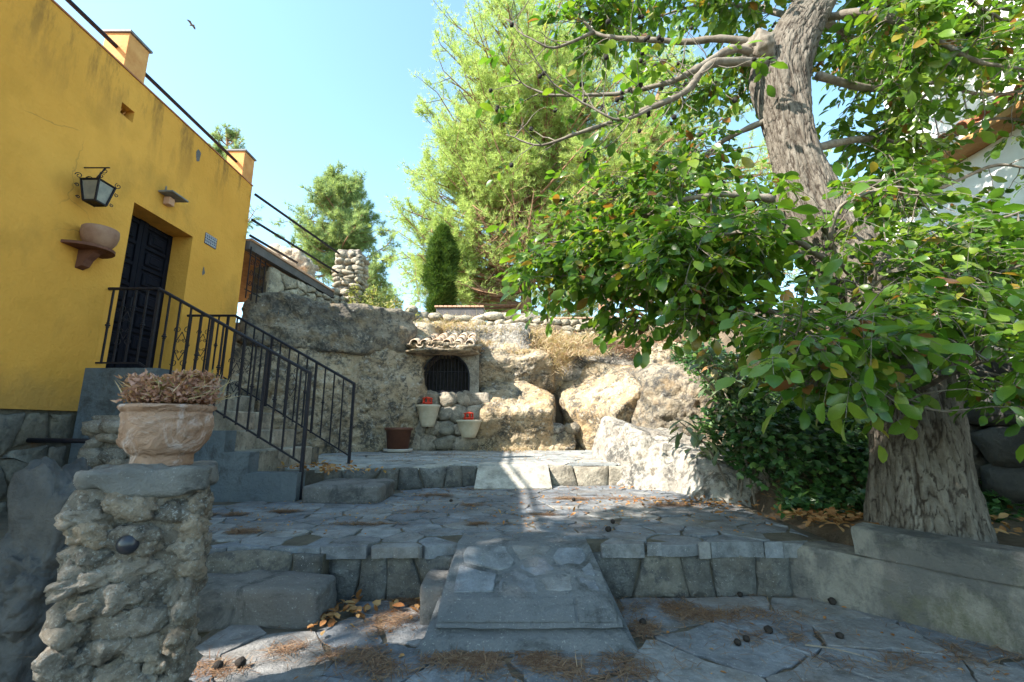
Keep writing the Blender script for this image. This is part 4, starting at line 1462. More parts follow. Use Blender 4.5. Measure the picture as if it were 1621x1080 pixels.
rock('boulder', (0.95, 9.95, 0.68), [((0, -1, 0), .3), ((0, 1, 0), .4), ((1, 0, 0), .42), ((-1, 0, 0), .4), ((0, 0, 1), .3), ((0, 0, -1), .3)],
     'low rough ledge stone at the foot of the cleft', M_ROCKW, sub=5, soft=12, amp=0.1, freq=2.5, seed=14)
for i, (x, r_, lb, m_) in enumerate(((0.98, .12, 'pale rounded stone lying on the ledge in the cleft', M_ROCKL), (1.3, .13, 'dark rounded stone lying on the ledge beside the pale one', M_ROCKD))):
    V, Fc = rough_stone((x, 9.78, 1.05), (r_ * 1.5, r_, r_ * 0.95), 3, 2.2, .12, 1.5, i + 3)
    tag(obj('loose_stone', V, Fc, m_, None, True), lb, 'stone', 'loose stones on the ledge')
rock('boulder', (3.3, 9.1, 1.2), [((-.3, -1, .1), .75), ((0, 1, 0), 1.2), ((1, 0, 0), 1.2), ((-1, -.2, .1), .7), ((0, 0, 1), 1.2), ((-.4, -.5, .7), 1.0), ((0, 0, -1), 1.3)],
     'dark grey pitted boulder half hidden by the loquat shrub', M_ROCKD, sub=6, soft=12, amp=0.12, freq=1.6, pits=0.04, seed=16)
rock('boulder', (3.6, 10.8, 2.3), [((-.1, -1, .2), .9), ((0, 1, 0), 1.2), ((1, 0, 0), 1.4), ((-1, -.2, .1), .8), ((0, 0, 1), .75), ((0, 0, -1), 1.3)],
     'grey rock under the reddish needle bank at the top right of the rocks', M_ROCK, sub=6, soft=12, amp=0.12, freq=1.5, seed=17)
rock('boulder', (2.2, 6.45, 0.5), [((-.2, -1, .65), .66), ((0, 1, 0), 1.1), ((1, 0, 0), 1.2), ((-1, -.1, .35), .72), ((.25, -.15, 1), .44), ((-.6, -.7, .5), .72), ((0, 0, -1), .7)],
     'smooth white sunlit rock rising at the right end of the upper terrace', M_ROCKL, sub=6, soft=12, amp=0.13, freq=1.9, pits=0.02, pitf=6, seed=18)
rock('boulder', (2.62, 5.35, 0.3), [((-.3, -1, .7), .6), ((0, 1, 0), .8), ((1, 0, 0), .9), ((-1, -.1, .5), .62), ((.1, -.15, 1), .42), ((0, 0, -1), .6)],
     'low white sunlit rock apron strewn with dead leaves beside the paving', M_ROCKL, sub=6, soft=12, amp=0.08, freq=1.7, pits=0.015, pitf=7, seed=19)
rock('boulder', (-0.75, 11.3, 3.05), [((-.1, -1, .3), .7), ((0, 1, 0), .9), ((1, 0, 0), 1.2), ((-1, 0, 0), .9), ((0, 0, 1), .55), ((0, 0, -1), .6)],
     'sunlit pale rock behind the tiled canopy', M_ROCKL, sub=5, soft=10, amp=0.1, freq=1.5, seed=20)
rock('boulder', (1.9, 11.6, 2.75), [((-.1, -1, .5), .8), ((0, 1, 0), .9), ((1, 0, 0), 1.2), ((-1, 0, 0), 1.2), ((0, 0, 1), .55), ((0, 0, -1), .6)],
     'pale straw-covered rock shelf under the dry stone wall', M_ROCKL, sub=5, soft=10, amp=0.1, freq=1.5, seed=24)
rock('boulder', (-3.0, 10.8, 3.1), [((-.1, -1, .3), .9), ((0, 1, 0), .9), ((1, 0, 0), 1.2), ((-1, 0, 0), .9), ((0, 0, 1), .45), ((0, 0, -1), .6)],
     'mossy rock shelf under the pale shrub', M_ROCKW, sub=5, soft=10, amp=0.12, freq=1.5, seed=25)

# =================================================================== niche wall
NYf = 9.62
nx0, nx1 = W(668, 622, NYf)[0], W(742, 622, NYf)[0]
nz0 = W(700, 622, NYf)[2]; nz1 = W(700, 561, NYf)[2]
nw = thing('niche_wall', (-1.4, NYf, 0.6), 'rubble masonry infill between the rocks holding the arched barred niche', 'stone wall')
cx, rad = (nx0 + nx1) / 2, (nx1 - nx0) / 2
zs_ = nz1 - rad
arch = [(nx0, nz0)] + [(cx - rad * math.cos(t), zs_ + rad * math.sin(t)) for t in np.linspace(0, math.pi, 17)] + [(nx1, nz0)]
wx0, wx1, wz0, wz1 = -2.25, -0.72, 0.55, nz1 + 0.22
outer = [(wx0, nz0)] + [(wx0 if t < 0.6 else wx1 if t > 2.54 else wx0 + (wx1 - wx0) * (t - 0.6) / 1.94, wz1 if 0.3 < t < 2.84 else nz0 + (wz1 - nz0) * 0.5) for t in np.linspace(0, math.pi, 17)] + [(wx1, nz0)]
V, Fs = [], []
na = len(arch)
for (x, z) in arch: V.append((x, NYf, z))
for (x, z) in outer: V.append((x, NYf, z))
for (x, z) in arch: V.append((x, NYf + 0.5, z))
for i in range(na - 1):
    Fs.append((i, i + 1, na + i + 1, na + i))
    Fs.append((i + 1, i, 2 * na + i, 2 * na + i + 1))
Fs.append((0, na - 1, 3 * na - 1, 2 * na))
obj('arch_render', V, Fs, M_NICHE, nw)
b = MB(); b.box((wx0, NYf + 0.03, wz0), (wx1, NYf + 0.6, nz0)); b.build('core', M_MORTARL, nw)
b = MB(); b.box((nx0 - 0.05, NYf + 0.45, nz0), (nx1 + 0.05, NYf + 0.5, nz1 + 0.05)); b.build('niche_back', M_DARKIN, nw)
b = MB(); b.box((nx0 - 0.06, NYf - 0.06, nz0 - 0.07), (nx1 + 0.06, NYf + 0.3, nz0 - 0.002), 0.01); b.build('sill', M_CONC, nw)
rs = np.random.RandomState(81)
for r in range(6):
    z = 0.75 + r * 0.31
    if z > nz0 - 0.1: break
    x = wx0 + 0.05 + rs.uniform(0, 0.2)
    while x < wx1:
        w = rs.uniform(0.28, 0.46)
        V, Fc = rough_stone((x, NYf + 0.02, z), (w * rs.uniform(.5, .62), 0.12, rs.uniform(.13, .19)), 3, rs.uniform(3, 5), .2, 1.8, rs.randint(999), rotm(0, rs.uniform(-.2, .2), 0))
        obj('stone', V, Fc, M_NICHE, nw, True)
        x += w
gr = thing('barred_grille', (cx, NYf, nz0), 'arched black iron grille of vertical bars closing the niche under the tiles', 'grille')
b = MB(); b.tube([(x, NYf - 0.03, z) for x, z in arch], 0.022, 6); b.tube([(nx0, NYf - 0.03, nz0 + 0.02), (nx1, NYf - 0.03, nz0 + 0.02)], 0.022, 6); b.build('frame', M_IRON, gr)
nb = 13
for i in range(1, nb):
    x = nx0 + (nx1 - nx0) * i / nb
    zt_ = zs_ + math.sqrt(max(0, rad ** 2 - (x - cx) ** 2))
    b = MB(); b.tube([(x, NYf - 0.03, nz0 + 0.01), (x, NYf - 0.03, zt_)], 0.011, 5); b.build('bar', M_IRON, gr)
b = MB(); b.tube([(nx0, NYf - 0.025, nz0 + 0.45), (nx1, NYf - 0.025, nz0 + 0.45)], 0.012, 5); b.build('cross_bar', M_IRON, gr)

# tiled canopy
can = thing('tile_canopy', (cx - 0.2, NYf - 0.3, nz1 + 0.1), 'small canopy of bleached curved clay tiles above the barred niche', 'tiled canopy')
tx0, tx1 = W(648, 545, 9.2)[0], W(752, 545, 9.2)[0]
nt = 6
tw = (tx1 - tx0) / nt
rs = np.random.RandomState(83)


def barrel(x, y0, y1, z0, z1, r0, r1, up=True, th=0.018):
    k = 10
    V, Fs = [], []
    for (y, z, r) in ((y0, z0, r0), (y1, z1, r1)):
        for rr in (r, r - th):
            for i in range(k + 1):
                a = math.pi * i / k
                V.append((x - rr * math.cos(a), y, z + (rr * math.sin(a) if up else -rr * math.sin(a))))
    m = k + 1
    for i in range(k):
        Fs += [(i, i + 1, 2 * m + i + 1, 2 * m + i)[::-1], (m + i, m + i + 1, 3 * m + i + 1, 3 * m + i), (i, i + 1, m + i + 1, m + i), (2 * m + i, 2 * m + i + 1, 3 * m + i + 1, 3 * m + i)[::-1]]
    Fs += [(0, 2 * m, 3 * m, m), (k, m + k, 3 * m + k, 2 * m + k)]
    return np.array(V), Fs


ctz = W(700, 548, 9.2)[2]
for i in range(nt):
    x = tx0 + (i + 0.5) * tw
    for r in range(3):
        y0 = 9.12 + r * 0.42 + rs.uniform(-.03, .03)
        z0 = ctz + 0.03 + r * 0.145 + rs.uniform(-.012, .012)
        V, Fs = barrel(x + rs.uniform(-.015, .015), y0, y0 + 0.5, z0, z0 + 0.16, tw * 0.43, tw * 0.36)
        obj('tile', V, Fs, M_TILE, can, True)
        if i < nt - 1:
            V, Fs = barrel(x + tw / 2, y0 + 0.02, y0 + 0.5, z0 - 0.0, z0 + 0.16, tw * 0.36, tw * 0.36, False)
            obj('tile', V, Fs, M_TILE, can, True)
V, Fc = rough_stone(((tx0 + tx1) / 2 - .03, 9.75, ctz - 0.02), ((tx1 - tx0) / 2 + .08, .62, .13), 4, 4.5, .18, 2.5, 5)
obj('bedding', V, Fc, M_ROCK, can, True)
b = MB(); b.add([(tx0 - .05, 9.2, ctz - 0.13), (tx1, 9.2, ctz - 0.13), (tx1, 10.6, ctz + 0.33), (tx0 - .05, 10.6, ctz + 0.33), (tx0 - .05, 9.2, ctz - 0.19), (tx1, 9.2, ctz - 0.19), (tx1, 10.6, ctz + 0.1), (tx0 - .05, 10.6, ctz + 0.1)],
                [(0, 1, 2, 3), (0, 4, 5, 1), (4, 7, 6, 5), (0, 3, 7, 4), (1, 5, 6, 2)])



# wall pots
def half_pot(u, v0, v1, Y, w, label, seed):
    p0, p1 = W(u, v0, Y), W(u, v1, Y)
    H = p0[2] - p1[2]
    b = MB()
    b.lathe([(w * 0.5, 0), (w * 0.56, H * 0.1), (w * 0.78, H * 0.5), (w * 0.93, H * 0.86), (w, H * 0.9), (w, H), (w * 0.9, H), (w * 0.85, H * 0.8), (w * .3, H * .7)], (p1[0], Y, p1[2]), 28)
    o = b.build('wall_pot', M_CREAM, None, True)
    tag(o, label, 'plant pot', 'cream pots on the niche wall')
    cnd = thing('candle_holder', (p0[0], Y, p0[2]), 'x', 'candle')
    b = MB(); b.lathe([(0.1, -H * 0.3), (0.1, 0.02), (0.115, 0.03), (0.115, 0.045), (0.1, 0.05)], (p0[0], Y - 0.05, p0[2]), 16); b.build('cup', M_RED, cnd, True)
    b = MB()
    for k in range(5):
        a = 2 * math.pi * k / 5
        b.tube([(p0[0] + 0.085 * math.cos(a), Y - 0.05 + 0.085 * math.sin(a), p0[2] + 0.045), (p0[0] + 0.085 * math.cos(a), Y - 0.05 + 0.085 * math.sin(a), p0[2] + 0.13)], 0.016, 5)
    b.lathe([(0.11, 0.125), (0.11, 0.14), (0.02, 0.165)], (p0[0], Y - 0.05, p0[2]), 16)
    b.build('lid', M_RED, cnd)
    return cnd


c1 = half_pot(677, 641, 676, 9.4, 0.25, 'upper left cream pot built against the niche wall holding a red candle', 1)
tag(c1, 'red plastic candle holder in the upper left cream pot below the niche', 'candle', 'red candle holders')
c2 = half_pot(742, 665, 693, 9.35, 0.27, 'lower right cream pot on the niche wall with a white rim holding a red candle', 2)
tag(c2, 'red plastic candle holder in the lower right cream pot below the niche', 'candle', 'red candle holders')

# brown pot on saucer
p = np.array([W(630, 710, 8.9)[0], 8.9, 0.60])
b = MB(); b.lathe([(0.2, 0), (0.27, 0.012), (0.29, 0.06), (0.275, 0.07), (0.25, 0.03)], p, 28)
tag(b.build('saucer', M_SAUCER, None, True), 'pale grey round saucer under the brown plastic pot', 'saucer')
b = MB(); b.lathe([(0.19, 0.03), (0.2, 0.035), (0.245, 0.42), (0.272, 0.425), (0.276, 0.47), (0.262, 0.475), (0.24, 0.4), (0.1, 0.38)], p, 32)
tag(b.build('brown_pot', M_BROWN, None, True), 'empty brown plastic plant pot on the upper terrace against the rock', 'plant pot')

# =================================================================== dry stone wall on the rocks
def dry_wall(name, p, q, zb, zt_, cw, label, seed, sub=2, mat=M_DRY, courses=3, soil=M_UPSOIL, curve=0.1):
    rs = np.random.RandomState(seed)
    root = thing(name, ((p[0] + q[0]) / 2, (p[1] + q[1]) / 2, zb(0.5)), label, 'stone wall')
    L = math.dist(p, q)
    ang = math.atan2(q[1] - p[1], q[0] - p[0])
    for r in range(courses):
        t = rs.uniform(0, cw)
        while t < L:
            w = cw * rs.uniform(0.6, 1.5)
            f = (t + w / 2) / L
            h = (zt_(f) - zb(f)) / courses
            x, y = p[0] + (q[0] - p[0]) * f, p[1] + (q[1] - p[1]) * f + curve * math.sin(f * 9)
            V, Fc = rough_stone((x, y + rs.uniform(-.04, .04), zb(f) + (r + 0.5) * h + rs.uniform(-.03, .03)), (w * 0.55, 0.17, h * 0.6), sub, rs.uniform(2.6, 4.5), .3, 1.9, rs.randint(999), rotm(rs.uniform(-.2, .2), rs.uniform(-.25, .25), ang + rs.uniform(-.3, .3)))
            obj('stone', V, Fc, mat, root, True)
            t += w
    return root


dry_wall('dry_stone_wall', (-3.3, 11.2), (4.6, 11.6), lambda f: 3.35 + 0.15 * math.sin(f * 5), lambda f: 4.05 - 0.28 * f + 0.05 * math.sin(f * 20), 0.3,
         'long low dry stone wall running along the top of the rocks', 91, courses=3)

# left masonry under the roof terrace
nrm = lambda a: np.array(a) / np.linalg.norm(a)
terr = thing('terrace_canopy', (-4.5, 8.7, 4.2), 'flat roof terrace with grey edge beam and iron rails running from the yellow house', 'roof terrace')
A0, A1 = np.array([-4.68, 7.42]), np.array([-4.10, 9.95])
dA = nrm(A1 - A0); nA = np.array([dA[1], -dA[0]])
def quadbox(mb, a, c, n_in, w0, w1, z0a, z1a, z0b, z1b):
    P = [a - n_in * w0, c - n_in * w0, c - n_in * w1, a - n_in * w1]
    zz = [(z0a, z1a), (z0b, z1b), (z0b, z1b), (z0a, z1a)]
    V = [(p_[0], p_[1], z[0]) for p_, z in zip(P, zz)] + [(p_[0], p_[1], z[1]) for p_, z in zip(P, zz)]
    mb.add(V, [(3, 2, 1, 0), (4, 5, 6, 7), (0, 1, 5, 4), (1, 2, 6, 5), (2, 3, 7, 6), (3, 0, 4, 7)])
b = MB(); quadbox(b, A0, A1, nA, 0.0, 0.12, 4.2, 4.36, 4.0, 4.13); b.build('beam', M_BEAM, terr)
b = MB(); quadbox(b, A0, A1, nA, -0.03, 3.2, 4.362, 4.4, 4.132, 4.17); b.build('edging', M_TERRAP, terr)
for k in range(9):
    b = MB(); quadbox(b, A0, A1, nA, 0.13 + k * 0.3, 0.13 + k * 0.3 + 0.29, 4.33, 4.355, 4.1, 4.125); b.build('plank', M_WOOD, terr)
for (ua, va, uc, vc) in ((404, 308, 540, 404), (399, 348, 538, 434), (396, 373, 470, 416)):
    a, c = W(ua, va, 7.3), W(uc, vc, 9.9 if uc > 500 else 8.7)
    b = MB(); b.tube([a, c], 0.026, 6); b.build('rail', M_IRON, terr)
mw = thing('masonry_wall', (-4.3, 9, 3.4), 'rough masonry wall of grey and ochre stones under the roof terrace beam', 'stone wall')
B0, B1 = np.array([-4.62, 8.05]), np.array([-4.05, 9.95])
dB = nrm(B1 - B0); nB = np.array([dB[1], -dB[0]])
b = MB(); quadbox(b, B0, B1, nB, 0.06, 0.4, 3.0, 4.12, 3.0, 3.98); b.build('core', M_MORTAR, mw)
rs = np.random.RandomState(93)
fr = (np.array([B0[0], B0[1], 0]), np.array([dB[0], dB[1], 0]), np.array([0, 0, 1.0]), np.array([nB[0], nB[1], 0]))
LB = np.linalg.norm(B1 - B0)
sd = [(0.22, 3.75), (0.25, 3.3), (0.1, 3.1)] + [(x + rs.uniform(-.08, .08), z + rs.uniform(-.05, .05)) for z in np.arange(3.1, 4.1, 0.18) for x in np.arange(0.62, LB, 0.26)]
for poly in voronoi(sd, [(0, 3.0), (LB, 3.0), (LB, 3.97), (0, 4.14)]):
    piece('stone', poly, fr, -0.1, 0.0, rs.uniform(0.01, 0.02), M_DRY, mw, rs, 0.02, 0.02, 0.02)
# iron grille in the gap beside the house
ig = thing('gap_grille', (-4.7, 7.7, 3.5), 'ornate black iron grille in the gap between the house corner and the masonry wall', 'grille')
b = MB()
for k in range(4):
    x, y = -4.66 + 0.0 * k, 7.45 + k * 0.16
    b.tube([(x, y, 3.3), (x, y, 4.25)], 0.011, 4)
for z in (3.45, 4.1):
    b.tube([(-4.66, 7.4, z), (-4.66, 8.05, z)], 0.011, 4)
for k in range(3):
    for z in (3.6, 3.8, 4.0):
        b.tube(spiral((-4.66, 7.53 + k * 0.16, z), 0.06, 1.2, k + z, ((0, 1, 0), (0, 0, 1)), 12), 0.007, 4)
b.build('bars', M_IRON, ig)

# columns on the terrace
rubble_pillar('rubble_column', -4.13, -3.62, 9.9, 10.4, 3.6, 5.22, 0.2, 0.15, 'tall sunlit rubble column at the far end of the roof terrace rails', 'stone pillar', 95, mat=M_DRY, sub=2, jut=0.03)
V, Fc = boulder((-4.95, 9.6, 4.5), [((1, 0, 0), .5), ((-1, 0, 0), .5), ((0, -1, 0), .4), ((0, 1, 0), .4), ((.3, 0, 1), .42), ((0, 0, -1), .5)], 5, 8, .18, 2.0, .04, 7, 3)
tag(obj('roof_rock', V, Fc, M_DRY, None, True), 'sunlit lump of rough stone on the roof terrace left of the rubble column', 'boulder')

# planter boxes on top
def planter(name, u0, u1, v0, v1, Y, label, mat, tiles=True, depth=0.5):
    a, c = W(u0, v1, Y), W(u1, v0, Y)
    r = thing(name, ((a[0] + c[0]) / 2, Y, a[2]), label, 'planter')
    b = MB(); b.box((a[0], Y, a[2] - 0.1), (c[0], Y + depth, c[2]), 0.01); b.build('box', mat, r)
    if tiles:
        x = a[0] - 0.04
        while x < c[0]:
            b = MB(); b.box((x, Y - 0.04, c[2] + 0.002), (x + 0.115, Y + depth + .02, c[2] + 0.05), 0.006); b.build('brick', M_TERRAP, r)
            x += 0.125
    return r


planter('planter_box', 690, 766, 487, 501, 11.9, 'grey planter box edged with small clay tiles behind the dry stone wall', M_BEAM)
planter('planter_box', 862, 985, 505, 520, 12.6, 'grey box with red clay edging half hidden by walnut leaves', M_CONC)
planter('stone_block', 808, 852, 496, 512, 12.2, 'sunlit white stone block on the dry stone wall right of the planter', M_ROCKL, False)
V, Fc = rough_stone(W(652, 492, 11.2), (.16, .14, .13), 3, 2.4, .2, 1.5, 8)
tag(obj('loose_stone', V, Fc, M_DRY, None, True), 'single pointed stone standing on the dry stone wall left of the cypress', 'stone')

# =================================================================== white house on the right
wh = thing('white_house', (8, 5, 0), 'white limewashed house behind the walnut tree with an orange tiled eave', 'house')
XW = 5.5
b = MB(); b.box((XW, 1.0, -0.4), (12, 6.9, 4.28)); b.build('lower_wall', M_WHITE, wh)
b = MB(); b.box((XW + 0.9, 1.0, 4.5), (12, 6.7, 7.6)); b.build('upper_wall', M_WHITE, wh)
b = MB(); b.box((XW - 0.32, 0.95, 4.29), (XW + 2, 6.95, 4.36)); b.build('eave_board', M_WOOD, wh)
b = MB(); b.box((XW - 0.28, 0.95, 4.362), (XW + 3, 6.93, 4.44)); b.build('eave_slab', M_WHITE, wh)
yy = 1.0
while yy < 6.85:
    V, Fs = barrel(0, 0, 1.2, 0, 0.3, 0.1, 0.09)
    M3 = np.array([[0, 1, 0], [-1, 0, 0], [0, 0, 1]], float)
    V = V @ np.array([[0, -1, 0], [1, 0, 0], [0, 0, 1.0]])  # y axis -> x axis
    V = V * np.array([1, 1, 1]) + np.array([XW - 0.34, yy + 0.1, 4.45])
    obj('tile', V, Fs, M_TERRA, wh, True)
    yy += 0.215
wnd = MB(); wnd.box((XW - 0.01, 3.2, 2.3), (XW + 0.03, 4.3, 3.5)); wnd = wnd.build('window', M_DARKIN, wh)
b = MB()
for k in range(9):
    b.tube([(XW - 0.04, 3.2 + k * 0.1375, 2.28), (XW - 0.04, 3.2 + k * 0.1375, 3.52)], 0.012, 4)
for z in (2.28, 2.9, 3.52):
    b.tube([(XW - 0.04, 3.18, z), (XW - 0.04, 4.32, z)], 0.012, 4)
b.build('window_bars', M_IRON, wnd)
b = MB(); b.box((XW - 0.08, 3.1, 2.16), (XW, 4.4, 2.24)); b.build('window_sill', M_WHITE, wh)
b = MB()
for k in range(30):
    b.tube([(XW + 0.1, 1.2 + k * 0.19, 4.7), (XW + 0.1, 1.2 + k * 0.19, 5.5)], 0.009, 4)
b.tube([(XW + 0.1, 1.1, 5.5), (XW + 0.1, 6.8, 5.5)], 0.018, 5)
b.build('balcony_rail', M_BEAM, wh)
# dark retaining wall behind the trunk
dw = dry_wall('garden_wall', (4.05, 1.6), (4.2, 8.2), lambda f: 0.2, lambda f: 1.75, 0.42, 'dark stone garden wall to the right behind the walnut trunk', 97, mat=M_DKWALL, courses=5, curve=0.05)
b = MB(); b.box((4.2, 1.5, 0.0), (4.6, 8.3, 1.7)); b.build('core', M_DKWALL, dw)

# =================================================================== walnut tree
def bark_tube(pts, rad, seg=90, sub=14, amp=0.02, seed=0, flare=0.0):
    c = smooth_path(pts, sub)
    r = smooth_path(np.array([[x, 0, 0] for x in rad]), sub)[:, 0]
    n = len(c)
    T = np.gradient(c, axis=0); T /= np.linalg.norm(T, axis=1)[:, None]
    A = np.array([1.0, 0, 0])
    s_len = np.concatenate([[0], np.cumsum(np.linalg.norm(np.diff(c, axis=0), axis=1))])
    th = np.linspace(0, 2 * math.pi, seg, endpoint=False)
    V = np.zeros((n, seg, 3)); Q = np.zeros((n, seg, 3))
    for i in range(n):
        A = A - T[i] * (A @ T[i]); A /= np.linalg.norm(A)
        B = np.cross(T[i], A)
        V[i] = np.cos(th)[:, None] * A + np.sin(th)[:, None] * B
        Q[i, :, 0] = np.cos(th) * r[i] * 25; Q[i, :, 1] = np.sin(th) * r[i] * 25; Q[i, :, 2] = s_len[i] * 4.6
    q = Q.reshape(-1, 3)
    q = q + 0.75 * np.stack([fbm(q * 0.6, 4, 1), fbm(q * 0.6, 4, 2), fbm(q * 0.6, 4, 3)], 1)
    a, b2 = worley(q, seed)
    ridge = np.clip((b2 - a) / 0.28, 0, 1)
    big = fbm(Q.reshape(-1, 3) * 0.25, 3, seed + 5)
    d = (amp * (np.sqrt(ridge) - 0.8) + 0.035 * big * r.repeat(seg) / 0.3 + 0.004 * fbm(q * 3, 3, seed)).reshape(n, seg)
    lob = 1 + flare * np.cos(th * 5 + 0.7)[None, :] * np.clip(1 - s_len / 0.9, 0, 1)[:, None]
    P = c[:, None, :] + V * ((r[:, None] * lob + d)[:, :, None])
    I = np.arange(n * seg).reshape(n, seg)
    J = np.roll(I, -1, axis=1)
    quads = np.stack([I[:-1], J[:-1], J[1:], I[1:]], -1).reshape(-1, 4)
    return P.reshape(-1, 3), quads, (c, ridge)


TP = [(1478, 905, 3.1, .335), (1468, 850, 3.1, .30), (1458, 770, 3.12, .275), (1450, 690, 3.15, .265), (1434, 610, 3.2, .275), (1402, 520, 3.25, .31), (1350, 430, 3.32, .27), (1298, 350, 3.4, .225),
      (1266, 270, 3.45, .205), (1246, 190, 3.5, .205), (1236, 110, 3.55, .235), (1262, 50, 3.6, .20), (1290, 0, 3.65, .175), (1320, -90, 3.75, .15), (1340, -220, 3.8, .12)]
wal = thing('walnut_tree', W(1470, 880, 3.1), 'big walnut tree with deeply furrowed pale grey trunk behind the bench wall at right', 'tree')
V, Q, trunk_c = bark_tube([W(*t[:3]) for t in TP], [t[3] for t in TP], 270, 36, 0.014, 3, 0.04)
def with_ridge(o, rg):
    at = o.data.attributes.new('ridge', 'FLOAT', 'POINT'); at.data.foreach_set('value', np.asarray(rg, np.float32)); return o


with_ridge(obj('trunk', V, Q, M_BARK, wal, True), trunk_c[1])
V, Q, trunk_c = bark_tube([W(1430, 600, 3.2), W(1490, 545, 3.15), W(1535, 515, 3.1), W(1562, 498, 3.08)], [.2, .17, .14, .12], 70, 10, 0.018, 5)
with_ridge(obj('broken_limb', V, Q, M_BARK, wal, True), trunk_c[1])
V, Fc = rough_stone(W(1203, 78, 3.45), (.14, .13, .13), 4, 2.0, .3, 2.0, 5)
obj('knot', V, Fc, M_TWIG, wal, True)
V, Fc = rough_stone(W(1375, 495, 2.98), (.13, .09, .08), 4, 2.0, .3, 2.0, 6)
obj('knot', V, Fc, M_TWIG, wal, True)

# limbs: pixel + distance polylines, start radius, leafiness, nuts
LIMBS = [
    ([(1215, 75, 3.5), (1150, 62, 3.5), (1080, 66, 3.6), (1000, 62, 3.7), (940, 50, 3.8), (905, 0, 3.9), (880, -50, 4)], .042, 0, 8),
    ([(1205, 90, 3.5), (1160, 78, 3.4), (1100, 110, 3.4), (1050, 135, 3.5), (960, 150, 3.6), (870, 150, 3.7), (810, 125, 3.8)], .042, 0.25, 14),
    ([(1210, 100, 3.45), (1165, 98, 3.35), (1120, 105, 3.3), (1085, 145, 3.3), (1020, 175, 3.35), (930, 205, 3.45), (860, 228, 3.55), (800, 215, 3.6)], .045, 0.25, 14),
    ([(940, 50, 3.8), (890, 72, 3.8), (850, 68, 3.8), (800, 30, 3.9)], .018, 0, 3),
    ([(1030, 172, 3.3), (980, 190, 3.1), (920, 160, 3.1), (870, 130, 3.1)], .014, 0.2, 6),
    ([(1225, 315, 3.4), (1140, 308, 3.4), (1060, 325, 3.5), (960, 370, 3.7), (870, 385, 3.9)], .032, 1.0, 4),
    ([(1270, 400, 3.3), (1190, 420, 3.3), (1090, 430, 3.5), (980, 430, 3.7), (880, 440, 3.9)], .035, 1.1, 2),
    ([(1240, 180, 3.5), (1160, 215, 3.6), (1090, 260, 3.9), (1010, 290, 4.1), (950, 330, 4.3)], .03, 0.9, 6),
    ([(1290, 20, 3.6), (1200, -40, 3.6), (1090, -40, 3.7), (980, -10, 3.9), (930, 40, 4.0)], .05, 0.9, 6),
    ([(1285, 40, 3.6), (1190, 10, 4.1), (1100, 10, 4.6), (1010, 40, 4.9)], .04, 0.8, 4),
    ([(1300, 0, 3.65), (1400, -40, 3.6), (1500, -20, 3.5), (1600, 40, 3.4)], .06, 1.1, 4),
    ([(1300, 30, 3.65), (1380, 20, 3.4), (1470, 60, 3.2), (1560, 100, 3.1), (1650, 110, 3)], .045, 1.0, 4),
    ([(1295, 120, 3.5), (1380, 140, 3.7), (1470, 130, 3.8), (1560, 150, 3.8), (1650, 140, 3.8)], .04, 1.0, 3),
    ([(1270, 240, 3.5), (1370, 220, 3.9), (1470, 230, 4.1), (1570, 190, 4.1), (1680, 200, 4)], .04, 1.0, 3),
    ([(1300, 300, 3.4), (1390, 290, 3.7), (1480, 300, 3.8), (1580, 260, 3.8), (1680, 280, 3.7)], .04, 1.0, 3),
    ([(1380, 470, 3.2), (1320, 400, 2.9), (1330, 330, 2.7), (1400, 300, 2.6), (1470, 300, 2.5)], .02, 0.8, 0),
    ([(1420, 560, 3.1), (1360, 540, 2.7), (1300, 540, 2.4), (1235, 570, 2.3)], .022, 1.0, 0),
    ([(1420, 580, 3.1), (1360, 600, 2.8), (1310, 610, 2.6), (1260, 610, 2.5)], .02, 0.85, 0),
    ([(1450, 560, 3.1), (1520, 480, 2.8), (1590, 430, 2.6), (1680, 400, 2.5)], .025, 1.1, 0),
    ([(1450, 620, 3.05), (1510, 590, 2.6), (1580, 570, 2.3), (1660, 590, 2.2)], .02, 1.0, 0),
    ([(1420, 500, 3.1), (1460, 420, 3.0), (1530, 370, 2.9), (1621, 330, 2.9)], .03, 1.2, 0),
    ([(1380, 480, 3.3), (1290, 500, 3.3), (1180, 490, 3.4), (1080, 490, 3.6), (980, 520, 3.8)], .032, 1.0, 0),
    ([(1330, 430, 3.3), (1240, 370, 3.0), (1150, 370, 3.0), (1060, 390, 3.1)], .028, 1.1, 0),
    ([(1300, 350, 3.4), (1230, 330, 3.9), (1120, 350, 4.3), (1010, 380, 4.6), (930, 420, 4.8)], .03, 1.0, 0),
    ([(1400, 520, 3.1), (1370, 470, 2.8), (1420, 430, 2.6), (1500, 430, 2.5)], .02, 1.1, 0),
    ([(1440, 600, 2.9), (1400, 620, 2.6), (1440, 640, 2.5), (1500, 650, 2.45)], .016, 0.7, 0),
    ([(1420, 520, 3.3), (1500, 430, 3.9), (1580, 380, 4.2), (1680, 350, 4.3)], .03, 1.1, 0),
    ([(1300, 30, 3.7), (1350, 60, 4.4), (1420, 90, 5.0), (1500, 60, 5.4)], .04, 1.0, 2),
    ([(1290, 60, 3.7), (1220, 60, 4.6), (1150, 120, 5.2), (1080, 160, 5.6)], .035, 0.9, 2),
    ([(1320, -90, 3.75), (1420, -200, 3.5), (1500, -260, 3.2), (1600, -250, 2.9)], .06, 1.0, 0),
    ([(1320, -90, 3.75), (1250, -200, 3.6), (1120, -240, 3.5), (1000, -200, 3.5)], .06, 0.7, 0),
]
rs = np.random.RandomState(101)
LP, LD, LU, LS = [], [], [], []
nuts = []
twigs = MB()
